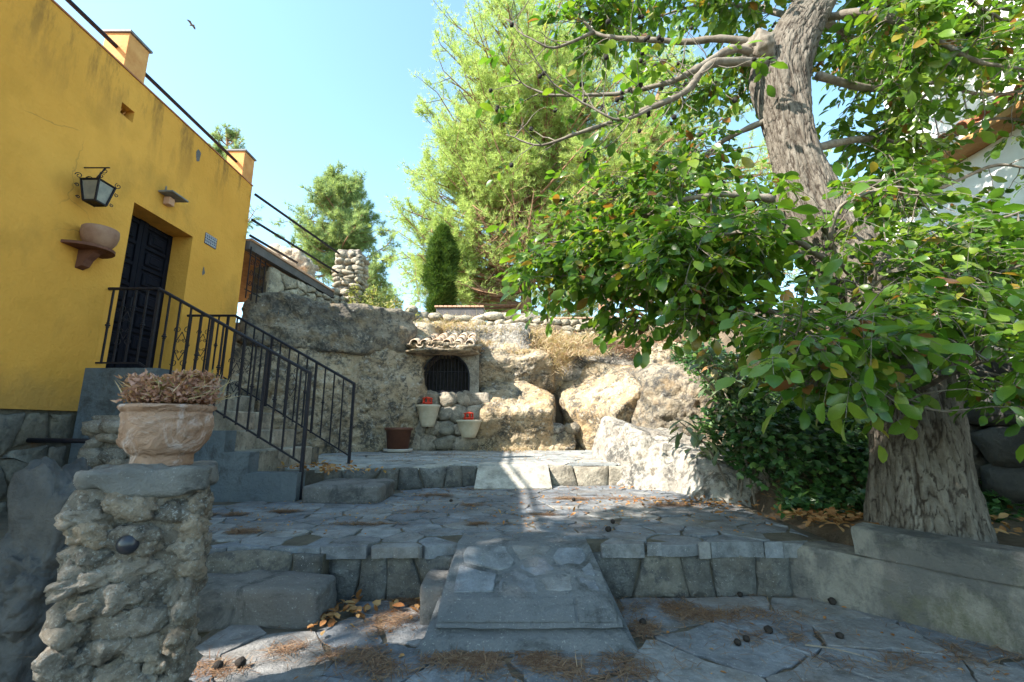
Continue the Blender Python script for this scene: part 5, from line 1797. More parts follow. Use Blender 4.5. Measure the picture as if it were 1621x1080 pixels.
for (pl, r0, leafy, nn) in LIMBS:
    c = smooth_path([W(*q) for q in pl], 6)
    c = c + 0.02 * np.stack([fbm(c * 5, 3, k) for k in (1, 2, 3)], 1) * np.linspace(0, 1, len(c))[:, None]
    rad = np.linspace(r0, 0.005, len(c)) * (1 + 0.08 * rs.normal(size=len(c)))
    m = MB(); m.tube(c, rad, 8); m.build('limb', M_TWIG, wal, True)
    L = np.linalg.norm(np.diff(c, axis=0), axis=1).sum()
    nt_ = int(L * (25 if leafy >= 0.5 else 9))
    T = np.gradient(c, axis=0); T /= np.linalg.norm(T, axis=1)[:, None]
    for k in range(nt_):
        f = rs.uniform(0.22, 1.0) if k > 1 else 0.97
        i = min(len(c) - 1, int(f * (len(c) - 1)))
        d = T[i] * 0.6 + rdir(1, rs)[0] * 0.9
        d[2] += 0.1
        d /= np.linalg.norm(d)
        ln = rs.uniform(0.22, 0.55)
        tp = [c[i]]
        for s_ in range(5):
            d = d + rdir(1, rs)[0] * 0.28 + np.array([0, 0, -0.05 if leafy > .5 else 0.06]); d /= np.linalg.norm(d)
            tp.append(tp[-1] + d * ln / 5)
        tp = np.array(tp)
        pu, pv, _z = proj(tp[5])
        if leafy > 0.5 and (pv > 635 + 25 * math.sin(pu * .02) or (pv > 520 and pu < 1190) or (pv > 590 and pu < 1250)): continue
        if 1450 < pu and 95 < pv < 345 and rs.rand() < 0.85: continue
        twigs.tube(tp, np.linspace(0.0055, 0.002, 6), 4)
        if leafy < 0.5 and rs.rand() < 0.5:      # a side twig, bare
            j = rs.randint(1, 5)
            e = tp[j] + (tp[5] - tp[j]) * 0.6 + rdir(1, rs)[0] * 0.15
            twigs.tube([tp[j], (tp[j] + e) / 2 + rdir(1, rs)[0] * 0.02, e], [.003, .0025, .0015], 4)
        if rs.rand() < nn / max(1, nt_):
            nuts.append(tp[5])
            if rs.rand() < 0.4: nuts.append(tp[5] + rdir(1, rs)[0] * 0.035)
        nl = 7 if leafy >= 1 else 5
        for q in range(nl):
            if rs.rand() > leafy * 0.9: continue
            j = rs.randint(2, 6)
            b0 = tp[j]
            ld = d * 0.5 + rdir(1, rs)[0]; ld[2] = ld[2] * 0.5 - 0.15; ld /= np.linalg.norm(ld)
            side = np.cross(ld, (0, 0, 1)); side /= np.linalg.norm(side) + 1e-9
            rl = rs.uniform(0.12, 0.24)
            npair = rs.randint(2, 4)
            ls = rs.uniform(0.065, 0.12) * (0.85 if c[-1][1] < 2.75 else 1.0)
            pts_ = [b0 + ld * rl * t + np.array([0, 0, -0.10 * rl * 4 * t * t]) for t in np.linspace(0, 1, 4)]
            twigs.tube(pts_, 0.0013, 3, False)
            up = np.array([0, 0, 1.0]) + rdir(1, rs)[0] * 0.9
            for a in range(npair):
                t = 0.35 + 0.55 * a / npair
                pb = b0 + ld * rl * t + np.array([0, 0, -0.4 * rl * t * t])
                for sg in (-1, 1):
                    if rs.rand() < 0.08: continue
                    dd = ld * 0.55 + side * sg + rdir(1, rs)[0] * 0.4 + np.array([0, 0, -0.5])
                    LP.append(pb); LD.append(dd); LU.append(up + rdir(1, rs)[0] * 0.7); LS.append(ls * rs.uniform(0.55, 1.05) * (0.75 + 0.25 * a))
            LP.append(pts_[-1]); LD.append(ld + np.array([0, 0, -0.4])); LU.append(up); LS.append(ls * 1.25)
twigs.build('twigs', M_TWIG, wal)['kind'] = 'stuff'
LP, LD, LU, LS = np.array(LP), np.array(LD), np.array(LU), np.array(LS)
u_, v_, z_ = proj(LP)
vis = (u_ > -30) & (u_ < 1650) & (v_ > -30) & (v_ < 1110) & (z_ > 0.3)
score = np.where(vis, LS / np.maximum(z_, 0.3), 0)
order = np.argsort(-score)
bigL, rest = order[:295], order[295:]
leaf_me = mesh_raw('leaf', LV, LF, M_WLEAF, True)
X, Y_, Z_ = frames(LD, LU)


def leaf_objects(idx, me, name, parent, P, X, Y_, Z_, S):
    for i in idx:
        o = bpy.data.objects.new(name, me)
        C.objects.link(o)
        o.parent = parent
        o.matrix_parent_inverse = Matrix.Translation(-Vector(parent.location))
        s_ = float(S[i])
        Mx = Matrix(((X[i][0] * s_, Y_[i][0] * s_, Z_[i][0] * s_, P[i][0]), (X[i][1] * s_, Y_[i][1] * s_, Z_[i][1] * s_, P[i][1]),
                     (X[i][2] * s_, Y_[i][2] * s_, Z_[i][2] * s_, P[i][2]), (0, 0, 0, 1)))
        o.matrix_basis = Mx


leaf_objects(bigL, leaf_me, 'leaf', wal, LP, X, Y_, Z_, LS * 1.08)
V, Fs = inst(LV, LF, LP[rest], LD[rest], LU[rest], LS[rest] * 1.05)
obj('foliage', V, Fs, M_WLEAF, wal, True)['kind'] = 'stuff'
# black nuts hanging in the branches: parts of the tree
nut_v, nut_f = rough_stone((0, 0, 0), (1, 1, 1.08), 2, 2.0, .08, 2, 3)
nut_me = mesh_raw('walnut', nut_v, nut_f, M_NUT, True)
for p in nuts[:120]:
    o = bpy.data.objects.new('walnut', nut_me); C.objects.link(o); o.parent = wal
    o.matrix_parent_inverse = Matrix.Translation(-Vector(wal.location))
    s_ = rs.uniform(.017, .023)
    o.matrix_basis = Matrix.Translation(Vector(p)) @ Matrix.Diagonal((s_, s_, s_, 1))

# =================================================================== loquat shrub and ivy
loq = thing('loquat_shrub', (2.5, 4.9, 0.4), 'loquat shrub with long drooping grey-green leaves between the white rock and the ivy', 'shrub')
rs = np.random.RandomState(111)
stems = MB()
P, D, S = [], [], []
for k in range(24):
    x0, y0 = rs.uniform(2.3, 2.95), rs.uniform(4.5, 5.3)
    tgt = W(rs.uniform(1055, 1240), rs.uniform(545, 720), rs.uniform(4.6, 5.6))
    c = smooth_path([(x0, y0, 0.35), ((x0 + tgt[0]) / 2 + .05, (y0 + tgt[1]) / 2, 0.4 + (tgt[2] - .4) * 0.6), tgt], 6)
    stems.tube(c, np.linspace(0.014, 0.005, len(c)), 6)
    for q in range(24):
        f = rs.uniform(0.4, 1)
        p = c[int(f * (len(c) - 1))] + rs.normal(size=3) * 0.06
        d = rdir(1, rs)[0]; d[2] = d[2] * 0.4 - 0.35
        P.append(p + np.array([0, 0, .04])); D.append(d); S.append(rs.uniform(.15, .25))
stems.build('stems', M_TWIG, loq)['kind'] = 'stuff'
LQV = [(0, 0, 0), (0, .3, .05), (0, .62, .02), (0, .86, -.08), (0, 1, -.2), (.11, .28, .02), (.165, .6, -.02), (.1, .84, -.1), (-.11, .28, .02), (-.165, .6, -.02), (-.1, .84, -.1)]
P, D, S = np.array(P), np.array(D), np.array(S)
U3 = np.tile([0, 0, 1.0], (len(P), 1)) + rdir(len(P), rs) * 0.3
loq_me = mesh_raw('leaf', LQV, LF, M_LOQ, True)
X, Y_, Z_ = frames(D, U3)
u_, v_, z_ = proj(P)
order = np.argsort(z_)
leaf_objects(order[:290], loq_me, 'leaf', loq, P, X, Y_, Z_, S)
V, Fs = inst(LQV, LF, P[order[290:]], D[order[290:]], U3[order[290:]], S[order[290:]])
obj('foliage', V, Fs, M_LOQ, loq, True)['kind'] = 'stuff'

rs = np.random.RandomState(113)
n = 15000
x = rs.uniform(2.15, 4.15, n); y = rs.uniform(3.45, 7.6, n)
zg = np.interp(y, [3.4, 3.9, 5.0, 8.0], [0.40, 0.42, 0.8, 2.4])
mnd = 0.35 + 0.5 * fbm(np.stack([x * 1.6, y * 1.6, x * 0], 1), 3, 5)
z = zg + np.clip(mnd, 0.02, 1) * rs.uniform(0.1, 1.0, n) * np.clip((y - 3.4) / 0.9, 0.1, 1)
keep = (x > 2.1 + 0.25 * vnoise(np.stack([y * 3, y * 0, y * 0], 1))) & ~((np.abs(x - 2.72) < .8) & (y < 3.7)) & ~((x < 2.75) & (y > 5.4))
P = np.stack([x, y, z], 1)[keep]; n = len(P)
D = rdir(n, rs); D[:, 1] -= 0.4; D[:, 2] = D[:, 2] * .5 - 0.2
IV = [(0, 0, 0), (.42, .1, -.02), (.5, .5, -.03), (.2, .55, .03), (0, 1, -.08), (-.2, .55, .03), (-.5, .5, -.03), (-.42, .1, -.02), (0, .4, .06)]
IF = [(8, 0, 1), (8, 1, 2), (8, 2, 3), (8, 3, 4), (8, 4, 5), (8, 5, 6), (8, 6, 7), (8, 7, 0)]
V, Fs = inst(IV, IF, P, D, np.tile([0, -.5, 1.0], (n, 1)) + rdir(n, rs) * .7, rs.uniform(.05, .085, n))
tag(obj('ivy', V, Fs, M_IVY, None, True), 'dark glossy ivy covering the bank between the loquat shrub and the walnut trunk', 'ivy', kind='stuff')

# =================================================================== pines
def tuft_template(k, spread, seed):
    rs = np.random.RandomState(seed)
    V, Fs = [], []
    for i in range(k):
        d = rdir(1, rs)[0] * spread; d[1] = abs(d[1]) * 0.4 + 0.7; d /= np.linalg.norm(d)
        l = rs.uniform(0.7, 1.0)
        w = np.cross(d, rdir(1, rs)[0]); w /= np.linalg.norm(w); w *= 0.03
        n0 = len(V)
        V += [-w, w, d * l]
        Fs.append((n0, n0 + 1, n0 + 2))
    return V, Fs


def pine(name, base, crowns, trunk_pts, tr, label, mat, ntuft, tl, seed, bark=M_PBARK, boughs=60, needle=1.0, cat='pine tree', clump=0.6, group=None, window=None):
    """crowns: list of (centre, radii, weight)"""
    rs = np.random.RandomState(seed)
    root = thing(name, base, label, cat, group)
    tc = smooth_path(trunk_pts, 6)
    m = MB(); m.tube(tc, np.linspace(tr, tr * 0.25, len(tc)), 12)
    m.build('trunk', bark, root, True)
    wts = np.array([c[2] for c in crowns], float); wts /= wts.sum()
    bl = MB()
    P, D = [], []
    nb_ = 0
    per = max(1, ntuft // boughs)
    for k in range(boughs):
        cc, rr, _ = crowns[rs.choice(len(crowns), p=wts)]
        d = rdir(1, rs)[0]
        e = np.array(cc) + d * np.array(rr) * rs.uniform(0.55, 1.0) ** 0.6
        s0 = tc[np.argmin(np.abs(tc[:, 2] - (e[2] - 0.35 * np.linalg.norm((e - np.array(cc))[:2]) - .3)))]
        mid = (s0 + e) / 2 + np.array([0, 0, -0.12 * np.linalg.norm(e - s0)]) + rdir(1, rs)[0] * 0.15 * np.linalg.norm(e - s0)
        c = smooth_path([s0, mid, e], 6)
        bl.tube(c, np.linspace(tr * 0.28, 0.015, len(c)), 5)
        # tufts along sub twigs gathered in plumes
        outw = e - np.array(cc); outw /= np.linalg.norm(outw) + 1e-9; outw = outw * 0.7 + np.array([0, 0, 0.5])
        npl = 7
        R0 = clump * rs.uniform(0.6, 1.3)
        for a in range(npl):
            f = rs.uniform(0.45, 1.0) if a else 1.0
            b0 = c[int(f * (len(c) - 1))]
            dd = outw + rdir(1, rs)[0] * 0.9; dd /= np.linalg.norm(dd)
            ee = b0 + dd * R0
            bl.tube([b0, (b0 + ee) / 2 - np.array([0, 0, .03]), ee], [0.018, 0.012, 0.006], 3, False)
            kk = per // npl
            t = rs.uniform(0.1, 1.08, kk)
            P.append(b0 + (ee - b0) * t[:, None] + rs.normal(size=(kk, 3)) * (0.16 * R0 * (1.15 - t * .7))[:, None])
            D.append(dd + rdir(kk, rs) * 0.9 + np.array([0, 0, .25]))
    bl.build('boughs', bark, root)['kind'] = 'stuff'
    P, D = np.concatenate(P), np.concatenate(D)
    if window is not None:       # bare lower limbs: nothing grows on the shaded inside near the trunk
        hh = np.abs(P[:, 0] - window[0]) < window[2]
        kp = ~(hh & (P[:, 2] < window[1]) & (rs.rand(len(P)) < 0.8))
        P, D = P[kp], D[kp]
    tv, tf = tuft_template(9, 0.8, seed)
    tv = np.array(tv); 
    V, Fs = inst(tv * np.array([1, 1, 1]), tf, P, D, rdir(len(P), rs), rs.uniform(0.7, 1.2, len(P)) * tl)
    obj('needles', V, Fs, mat, root)['kind'] = 'stuff'
    return root


YP = 16.5
tb = W(832, 500, YP)
pine('aleppo_pine', (tb[0], YP, 3.6),
     [((2.4, 17, 12.5), (5.2, 4.5, 5.5), 5), ((-1.0, 16.8, 9.6), (3.2, 3, 3.3), 3), ((-2.6, 16.5, 8.6), (2.0, 2, 2.4), 1.7), ((0.4, 16.5, 15.5), (4.0, 3.5, 4.0), 3), ((3.6, 17, 11), (3.4, 3, 2.4), 1.4), ((-.6, 16.5, 13.2), (3.0, 3, 3), 2.2), ((-2.9, 16.4, 7.4), (1.5, 1.6, 1.5), 0.7)],
     [(tb[0], YP, 3.4), W(832, 440, YP), W(822, 390, YP), W(835, 320, YP), W(850, 200, YP + .3), W(860, 60, YP + .5)], 0.24,
     'huge sunlit yellow-green pine filling the middle of the sky, trunk right of the cypress', M_PINE, 84000, 0.25, 201, boughs=480, clump=0.9, window=(tb[0], 9.3, 1.9))
tb2 = W(962, 520, 14.5)
pine('aleppo_pine', (tb2[0], 14.5, 3.6), [((4.6, 15.5, 9.5), (3.4, 3, 3.2), 2), ((6.5, 16, 12), (4.5, 3, 4), 2), ((9, 16, 9), (4, 3, 3.5), 1.5)],
     [(tb2[0], 14.5, 3.3), W(960, 470, 14.5), W(975, 400, 14.7), W(1010, 250, 15.2), W(1060, 100, 15.5)], 0.30,
     'thick reddish-barked pine standing behind the walnut leaves', M_PINE, 22000, 0.24, 203, boughs=170, clump=0.75)
tb3 = W(535, 470, 19)
pine('green_pine', (tb3[0], 19, 3.5), [(W(535, 340, 19), (1.6, 1.5, 1.7), 2), (W(500, 390, 19), (1.7, 1.4, 1.2), 1.5), (W(575, 390, 19), (1.4, 1.4, 1.4), 1.5), (W(535, 300, 19), (.9, .8, 1.0), 1), (W(570, 450, 19), (1.0, 1, .9), .7), (W(480, 360, 19), (1.0, 1, .5), .5)],
     [(tb3[0], 19, 3.3), W(540, 400, 19), W(535, 330, 19), W(533, 280, 19)], 0.13,
     'medium blue-green pine seen between the yellow house and the big pine', M_PINED, 23000, 0.27, 205, boughs=150, clump=0.55)
tb4 = W(362, 300, 20)
pine('dark_conifer', (tb4[0], 20, 3.5), [(W(362, 235, 20), (.85, .8, 1.1), 2), (W(356, 265, 20), (.9, .8, 1.0), 2), (W(368, 330, 20), (1.3, 1, 2), 1)],
     [(tb4[0], 20, 3.3), W(360, 330, 20), W(360, 240, 20), W(358, 205, 20)], 0.12,
     'tip of a dark conifer rising behind the roof rail of the yellow house', M_PINED, 5000, 0.2, 207, boughs=60, clump=0.35, cat='conifer')
for i, (u, v, rx_, rz_, Yd, lb) in enumerate([(590, 480, 1.6, 1.0, 26, 'low blue-green bush on the skyline right of the rubble column'), (775, 470, 2.2, 1.2, 27, 'sparse bluish trees on the skyline behind the planter'),
                                              (900, 470, 2.6, 1.6, 27, 'bluish trees low behind the pine trunks'), (1060, 470, 3.6, 2.2, 26, 'pale trees low behind the walnut leaves')]):
    c = W(u, v, Yd)
    pine('distant_tree', (c[0], Yd, 2.5), [(c, (rx_, 1.5, rz_), 1)], [(c[0], Yd, 2.3), c, c + np.array([0, 0, rz_ * .8])], 0.12, lb, M_PINED, 3200, 0.34, 210 + i, boughs=50, clump=0.6, cat='tree', group='distant trees on the skyline')

# cypress
cyp = thing('cypress', W(698, 492, 12.8), 'small dense cypress, its left side sunlit, behind the dry stone wall', 'cypress')
rs = np.random.RandomState(121)
cb = W(698, 495, 12.8)
H = W(700, 362, 12.8)[2] - cb[2] + .3
n = 9000
t = rs.rand(n) ** 0.8
prof_r = np.interp(t, [0, .15, .5, .8, 1], [.24, .36, .42, .3, .05])
a = rs.uniform(0, 2 * math.pi, n)
rr = prof_r * (0.6 + 0.45 * rs.rand(n)) * (1 + .55 * vnoise(np.stack([np.cos(a) * 1.6, np.sin(a) * 1.6, t * 7], 1), 4))
P = np.stack([cb[0] + np.cos(a) * rr, 12.8 + np.sin(a) * rr, cb[2] - 0.3 + t * H], 1)
D = np.stack([np.cos(a) * .5, np.sin(a) * .5, np.full(n, 1.0)], 1) + rdir(n, rs) * .35
tv, tf = tuft_template(5, 0.5, 9)
V, Fs = inst(np.array(tv) * np.array([2.0, 1, 2.0]), tf, P, D, rdir(n, rs), rs.uniform(.1, .2, n))
obj('foliage', V, Fs, M_CYP, cyp)['kind'] = 'stuff'
b = MB(); b.tube([(cb[0], 12.8, cb[2] - 0.6), (cb[0], 12.8, cb[2] + H * .9)], [.07, .02], 8); b.build('trunk', M_TWIG, cyp)

# pale shrub on the rocks
def shrub(name, c, h, w, n, mat, label, seed, ls=0.05, stems_n=26, cat='shrub'):
    rs = np.random.RandomState(seed)
    root = thing(name, c, label, cat)
    st = MB(); P, D = [], []
    for k in range(stems_n):
        e = np.array(c) + np.array([rs.normal() * w * .45, rs.normal() * w * .3, h * rs.uniform(.5, 1.05)])
        pt = smooth_path([c, (np.array(c) + e) / 2 + rdir(1, rs)[0] * .06, e], 5)
        st.tube(pt, np.linspace(.012, .004, len(pt)), 4)
        m_ = n // stems_n
        f = rs.uniform(.3, 1, m_)
        P.append(pt[(f * (len(pt) - 1)).astype(int)] + rs.normal(size=(m_, 3)) * .07); D.append(rdir(m_, rs) + np.array([0, 0, .3]))
    st.build('stems', M_STRAW, root)['kind'] = 'stuff'
    P, D = np.concatenate(P), np.concatenate(D)
    V, Fs = inst(LV, LFs, P, D, rdir(len(P), rs), rs.uniform(.6, 1.2, len(P)) * ls)
    obj('foliage', V, Fs, mat, root)['kind'] = 'stuff'


shrub('pale_shrub', W(590, 535, 10.0), 1.25, .85, 2600, M_SHRUB, 'pale yellow-green shrub growing on the rock left of the tiled canopy', 131, .1)
shrub('pale_shrub', W(628, 530, 10.2), .45, .5, 700, M_SHRUB, 'small leafy weed beside the left end of the tiled canopy', 132, .08)
shrub('wire_shrub', W(560, 520, 9.6), .5, .6, 700, M_SHRUB, 'low mossy weed on the ledge under the rubble column', 133, .06)


# =================================================================== unseen tree added behind the camera, crown shaped to shade the courtyard
rs = np.random.RandomState(141)
st = thing('unseen_shade_tree', (-5.2, -3.2, -0.4), 'unseen leafy tree added behind the camera to shade the lower courtyard', 'tree')
m = MB(); m.tube(smooth_path([(-5.2, -3.2, -.5), (-5.0, -2.9, 2.5), (-4.6, -2.4, 5), (-4.4, -2.0, 7.5)], 5), np.linspace(.3, .12, 16), 12); m.build('trunk', M_TWIG, st)
LOBES = [(np.array([-5.45, -2.1, 7.6]), np.array([1.55, 2.3, 1.5])), (np.array([-6.9, -3.0, 7.7]), np.array([1.4, 1.7, 1.4]))]
m = MB()
ends = []
for k in range(60):
    d = rdir(1, rs)[0]
    cent, rad3 = LOBES[0 if k < 38 else 1]
    e = cent + d * rad3 * rs.uniform(.5, 1)
    ends.append(e)
    m.tube(smooth_path([(-4.7, -2.5, 4.8), (np.array([-4.7, -2.5, 4.8]) + e) / 2 + rdir(1, rs)[0] * .3, e], 4), np.linspace(.07, .01, 9), 5)
m.build('branches', M_TWIG, st)['kind'] = 'stuff'
ends = np.array(ends)
n = 11000
P = ends[rs.randint(60, size=n)] + rs.normal(size=(n, 3)) * .42
V, Fs = inst(LV, LFs, P, rdir(n, rs), rdir(n, rs), rs.uniform(.16, .26, n))
obj('foliage', V, Fs, M_SHADE, st)['kind'] = 'stuff'

# =================================================================== litter
def needles(name, spots, zf, mat, label, seed, ln=(.05, .11), w=.0016, kind='stuff', flat=0.05):
    rs = np.random.RandomState(seed)
    P, D = [], []
    for (x, y, rx_, ry_, n) in spots:
        p = np.stack([x + rs.normal(size=n) * rx_ * .5, y + rs.normal(size=n) * ry_ * .5, np.zeros(n)], 1)
        P.append(p); d = rdir(n, rs); d[:, 2] *= flat; D.append(d)
    P, D = np.concatenate(P), np.concatenate(D)
    kp = fbm(P * 7, 3, seed) > -0.1 + 0.2 * rs.normal(size=len(P)); P, D = P[kp], D[kp]
    P[:, 2] = zf(P[:, 0], P[:, 1]) + rs.uniform(0.001, .012, len(P))
    tv = [(-1, 0, 0), (1, 0, 0), (1.3, .5, .03), (-.7, .5, .03), (2.2, 1, 0)]
    V, Fs = inst(tv, [(0, 1, 2, 3), (3, 2, 4)], P, D, np.tile([0, 0, 1.0], (len(P), 1)), rs.uniform(*ln, len(P)), w)
    return tag(obj(name, V, Fs, mat), label, 'pine needles', kind=kind)


gp = lambda u, v, z: (lambda a: (a[0] * (EYE - z) / (EYE - a[2]), a[1] * (EYE - z) / (EYE - a[2])))(W(u, v, 1.0))
low = [(gp(u, v, 0)[0], gp(u, v, 0)[1], rx_ * 1.5, ry_ * 1.6, int(n * 0.95)) for u, v, rx_, ry_, n in
       [(740, 1045, .22, .07, 900), (830, 1050, .25, .07, 1000), (930, 1060, .22, .09, 1200), (1060, 965, .2, .1, 1000), (1150, 975, .3, .08, 900), (1030, 1000, .1, .12, 600),
        (620, 985, .1, .12, 500), (640, 950, .14, .05, 400), (560, 1040, .16, .05, 400), (470, 1030, .12, .05, 300), (680, 960, .08, .08, 300), (1250, 1010, .2, .06, 400), (1400, 1050, .25, .05, 300),
        (330, 1060, .15, .06, 300), (590, 1060, .12, .08, 400), (1560, 1040, .15, .1, 400), (1230, 940, .2, .05, 300)]]
needles('pine_needle_litter', low, lambda x, y: 0 * x + 0.0, M_NEEDLE, 'brown fallen pine needles drifted in the joints of the lower pavement', 151)
mid = [(*gp(u, v, .33), rx_, ry_, n) for u, v, rx_, ry_, n in
       [(360, 815, .2, .06, 500), (380, 843, .2, .07, 600), (450, 810, .16, .05, 300), (690, 785, .25, .12, 500), (640, 810, .25, .06, 400), (740, 800, .2, .08, 400), (760, 830, .2, .05, 400), (900, 790, .25, .08, 400),
        (1000, 790, .3, .1, 500), (1060, 800, .3, .1, 400), (860, 815, .2, .05, 200), (580, 830, .3, .05, 300), (760, 775, .3, .06, 300)]]
needles('pine_needle_litter', mid, lambda x, y: 0 * x + .33, M_NEEDLE, 'reddish-brown pine needles scattered over the middle terrace', 153, w=.0024)
upn = [(*gp(u, v, .6), rx_, ry_, n) for u, v, rx_, ry_, n in [(560, 722, .5, .2, 500), (700, 720, .6, .3, 500), (820, 716, .5, .3, 400), (640, 730, .4, .2, 300)]]
needles('pine_needle_litter', upn, lambda x, y: 0 * x + .597, M_NEEDLE, 'thin pine needles scattered over the upper terrace', 155, w=.003)


# straw and dry grass on the upper rocks
def straw(name, spots, label, seed, mat=M_STRAW, ln=(.1, .3), w=.006, up=0.6, cat='dry grass'):
    rs = np.random.RandomState(seed)
    P, D = [], []
    for (c, r3, n) in spots:
        P.append(np.array(c) + rs.normal(size=(n, 3)) * np.array(r3) * .5)
        d = rdir(n, rs); d[:, 2] = d[:, 2] * .5 + up; D.append(d)
    P, D = np.concatenate(P), np.concatenate(D)
    tv = [(-1, 0, 0), (1, 0, 0), (.8, .5, .1), (-.8, .5, .1), (0, 1, -.05)]
    V, Fs = inst(tv, [(0, 1, 2, 3), (3, 2, 4)], P, D, rdir(len(P), rs), rs.uniform(*ln, len(P)), w)
    return tag(obj(name, V, Fs, mat), label, cat, kind='stuff')


straw('dry_grass', [(W(u, v, Y), (a, b_, c), n) for u, v, Y, a, b_, c, n in
                    [(700, 520, 10.6, 1.2, .4, .1, 900), (820, 530, 10.9, 1.2, .4, .12, 1200), (870, 545, 10.6, .5, .3, .2, 900), (905, 550, 10.4, .6, .3, .2, 1200), (960, 540, 10.8, 1.2, .4, .12, 1200),
                     (1020, 530, 11.2, 1.0, .4, .15, 900), (640, 520, 10.6, .5, .3, .1, 500), (985, 520, 11.4, 1, .3, .2, 800), (770, 508, 11.5, 3, .2, .1, 600), (585, 535, 9.9, .3, .2, .15, 500), (890, 575, 10.2, .2, .2, .3, 400)]],
      'bleached dry grass tufts over the tops of the sunlit rocks', 161)
straw('dry_grass', [(W(u, v, Y), (a, b_, c), n) for u, v, Y, a, b_, c, n in [(760, 545, 10.2, .5, .3, .1, 400), (830, 560, 10.3, .4, .2, .1, 300), (880, 560, 10.1, .3, .2, .3, 500), (930, 560, 10.0, .6, .3, .1, 600), (500, 500, 8.9, .6, .2, .1, 300), (420, 505, 8.2, .5, .2, .1, 200)]], 'dry grass rooted in the cracks between the boulders', 167, ln=(.06, .2), w=.005)
straw('needle_bank', [(W(u, v, Y), (a, b_, c), n) for u, v, Y, a, b_, c, n in
                      [(1010, 550, 10.6, 1.2, .5, .12, 2500), (1050, 560, 10.4, .9, .5, .12, 2000), (1040, 540, 11, 1.2, .4, .12, 1500), (960, 515, 11.6, .9, .3, .12, 900)]],
      'rusty red pine needle bank at the top right of the rocks', 163, M_NEEDLE, (.1, .2), .006, .1, 'pine needles')
straw('dry_grass', [((0.05, 9.3, .62), (1.0, .15, .05), 300), ((-.1, 9.25, .62), (.5, .15, .05), 200)], 'dry grass wisps along the foot of the boulders', 165, ln=(.05, .16), w=.004)


# dead leaves
def leaves_litter(name, spots, zf, label, seed, s=(.04, .08)):
    rs = np.random.RandomState(seed)
    P = []
    for (x, y, rx_, ry_, n) in spots:
        P.append(np.stack([x + rs.normal(size=n) * rx_ * .5, y + rs.normal(size=n) * ry_ * .5, np.zeros(n)], 1))
    P = np.concatenate(P); P[:, 2] = zf(P[:, 0], P[:, 1]) + rs.uniform(.005, .03, len(P))
    D = rdir(len(P), rs); D[:, 2] *= .35
    V, Fs = inst(LV, LF, P, D, np.tile([0, 0, 1.0], (len(P), 1)) + rdir(len(P), rs) * .5, rs.uniform(*s, len(P)))
    return tag(obj(name, V, Fs, M_DEADLEAF), label, 'dead leaves', kind='stuff')


zb_ = lambda x, y: np.interp(y, [2, 3.9, 5.0], [0.42, 0.44, 0.82])
leaves_litter('leaf_litter', [(2.35, 3.35, .4, .3, 160), (2.9, 3.6, 1.0, .5, 260), (3.3, 2.6, .5, 1, 120)], zb_, 'brown dead leaves on the soil around the walnut trunk', 171)
leaves_litter('leaf_litter', [(*gp(1060, 795, .33), .8, .3, 130), (*gp(1130, 800, .33), .2, .3, 50), (*gp(900, 800, .33), 1.6, .6, 40), (*gp(1010, 775, .33), .6, .3, 50)], lambda x, y: 0 * x + .33, 'dead leaves gathered at the right edge of the middle terrace', 173, (.03, .06))
leaves_litter('leaf_litter', [(-1.02, 2.86, .12, .2, 45), (-.75, 2.98, .4, .1, 30), (-1.9, 5.3, .5, .2, 50)], lambda x, y: np.where(y > 4, .6, 0.01), 'dead leaves caught beside the lowest block step', 175, (.04, .08))
leaves_litter('leaf_litter', [(-2.45, 5.6, .5, .3, 90)], lambda x, y: 0 * x + .61, 'dry leaves gathered at the foot of the staircase', 177, (.05, .09))
for i, (x, y) in enumerate([(2.6, 5.2), (2.35, 5.6)]):
    pass

def scatter_debris(name, n, bx, zf, label, seed, s=(.012, .035)):
    rs = np.random.RandomState(seed)
    P = np.stack([rs.uniform(bx[0], bx[1], n), rs.uniform(bx[2], bx[3], n), np.zeros(n)], 1)
    P = P[fbm(P * 2.5, 4, seed) > -0.05]
    P[:, 2] = zf + rs.uniform(.003, .008, len(P))
    D = rdir(len(P), rs); D[:, 2] *= .2
    V, Fs = inst(LV, LFs, P, D, np.tile([0, 0, 1.0], (len(P), 1)) + rdir(len(P), rs) * .4, rs.uniform(*s, len(P)))
    return tag(obj(name, V, Fs, M_DEADLEAF), label, 'debris', kind='stuff')


scatter_debris('leaf_crumbs', 500, (-1.0, 2.3, 1.3, 3.0), 0.002, 'small crumbs of dry leaf scattered over the lower pavement', 191)
scatter_debris('leaf_crumbs', 1300, (-2.4, 2.1, 3.4, 6.0), 0.332, 'small crumbs of dry leaf scattered over the middle terrace', 192)
scatter_debris('leaf_crumbs', 700, (-2.2, 1.3, 6.3, 9.2), 0.6, 'small crumbs of dry leaf scattered over the upper terrace', 193)
needles('pine_needle_scatter', [(.6, 2.3, 3.2, 1.6, 1500), (-.2, 4.4, 4, 1.8, 2500), (0, 7.5, 4, 2, 1500)], lambda x, y: np.where(y > 6.2, .598, np.where(y > 3.3, .331, 0.001)), M_NEEDLE, 'single fallen pine needles strewn over all the paving', 194, (.05, .1), .0014)


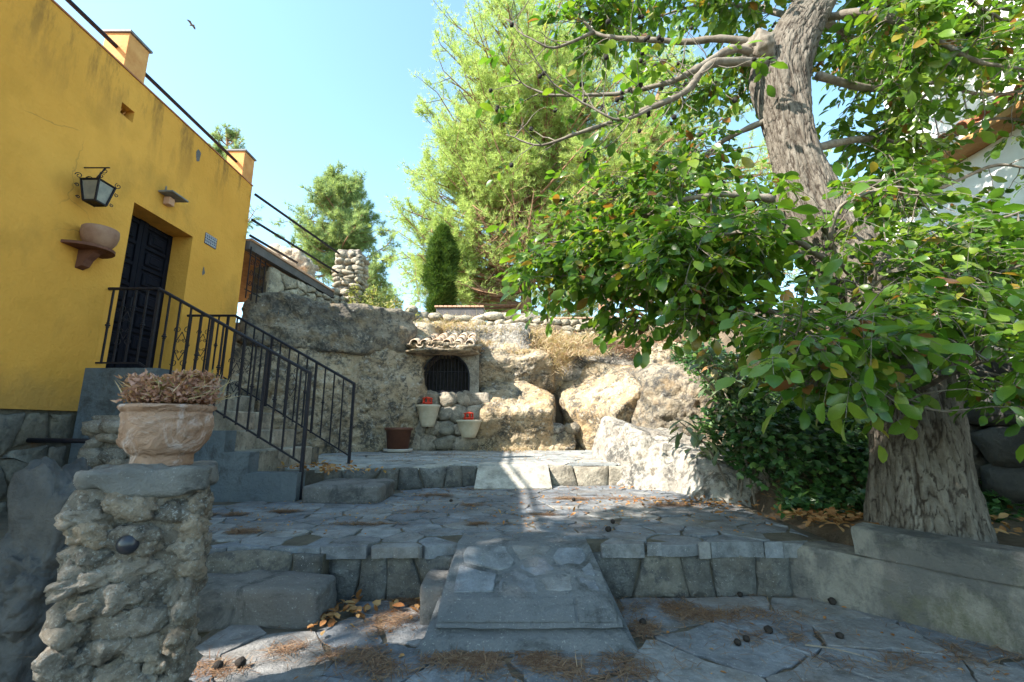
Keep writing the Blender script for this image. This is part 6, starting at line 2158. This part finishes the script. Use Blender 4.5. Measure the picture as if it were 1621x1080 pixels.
# fallen walnuts
rs = np.random.RandomState(181)
desc = ['fallen black walnut nearest the camera at bottom left', 'fallen black walnut just right of the first at bottom left', 'fallen black walnut beside the right flank of the ramp', 'left one of a touching pair of black walnuts on the lower pavement',
        'right one of a touching pair of black walnuts on the lower pavement', 'black walnut on the lower pavement near the foot of the bench wall', 'black walnut right under the stone riser right of the ramp', 'black walnut against the foot of the bench wall',
        'small black walnut further along the foot of the bench wall', 'black walnut on the middle terrace right behind the ramp', 'black walnut on the middle terrace left of the sunlit patch', 'black walnut on the middle terrace near the upper riser', 'black walnut on the middle terrace under the sloped slab', 'black walnut in the needles in front of the bench wall']
for (u, v, z), d in zip([(345, 1060, 0), (380, 1056, 0), (1018, 990, 0), (1168, 1022, 0), (1182, 1016, 0), (1217, 1003, 0), (1172, 945, 0), (1290, 946, 0), (1318, 957, 0), (963, 842, .33), (714, 795, .33), (908, 793, .33), (970, 829, .33), (1330, 1012, 0)], desc):
    x, y = gp(u, v, z)
    r_ = rs.uniform(.017, .024)
    V, Fc = rough_stone((x, y, z + r_ * .85), (r_, r_, r_ * .9), 3, 2.0, .12, 2, rs.randint(99))
    tag(obj('fallen_walnut', V, Fc, M_NUT, None, True), d, 'walnut', 'fallen walnuts on the paving')

# fallen twigs
for (a, c, z, d) in (((1275, 1025), (1400, 1052), 0, 'long thin twig lying on the lower pavement near the bench wall'), ((330, 808), (375, 800), .33, 'short dark twig on the middle terrace beside the near pillar')):
    p0, p1 = gp(*a, z), gp(*c, z)
    pts = smooth_path([(p0[0], p0[1], z + .012), ((p0[0] + p1[0]) / 2, (p0[1] + p1[1]) / 2 + .02, z + .016), (p1[0], p1[1], z + .01)], 5)
    b = MB(); b.tube(pts, np.linspace(.005, .002, len(pts)), 5)
    tag(b.build('fallen_twig', M_TWIG), d, 'twig')

# bird
bc = W(304, 40, 14)
bd_ = thing('bird', bc, 'small bird gliding high in the sky above the yellow house', 'bird')
V, Fc = rough_stone(bc, (.1, .03, .028), 3, 2.0, .05, 2, 3)
obj('body', V, Fc, M_FEATHER, bd_, True)
for sg in (-1, 1):
    w = np.array([(0.05, 0, .01), (-.06, 0, .01), (-.1, .16 * sg, .08), (.04, .2 * sg, .1), (-.1, .34 * sg, .05), (-.02, .34 * sg, .055)]) * .6 + bc
    w2 = w - np.array([0, 0, .008])
    obj('wing', np.concatenate([w, w2]), [(0, 1, 2, 3), (3, 2, 4, 5), (9, 8, 7, 6), (11, 10, 8, 9), (0, 3, 9, 6), (3, 5, 11, 9), (1, 7, 8, 2), (2, 8, 10, 4), (4, 10, 11, 5)], M_FEATHER, bd_)
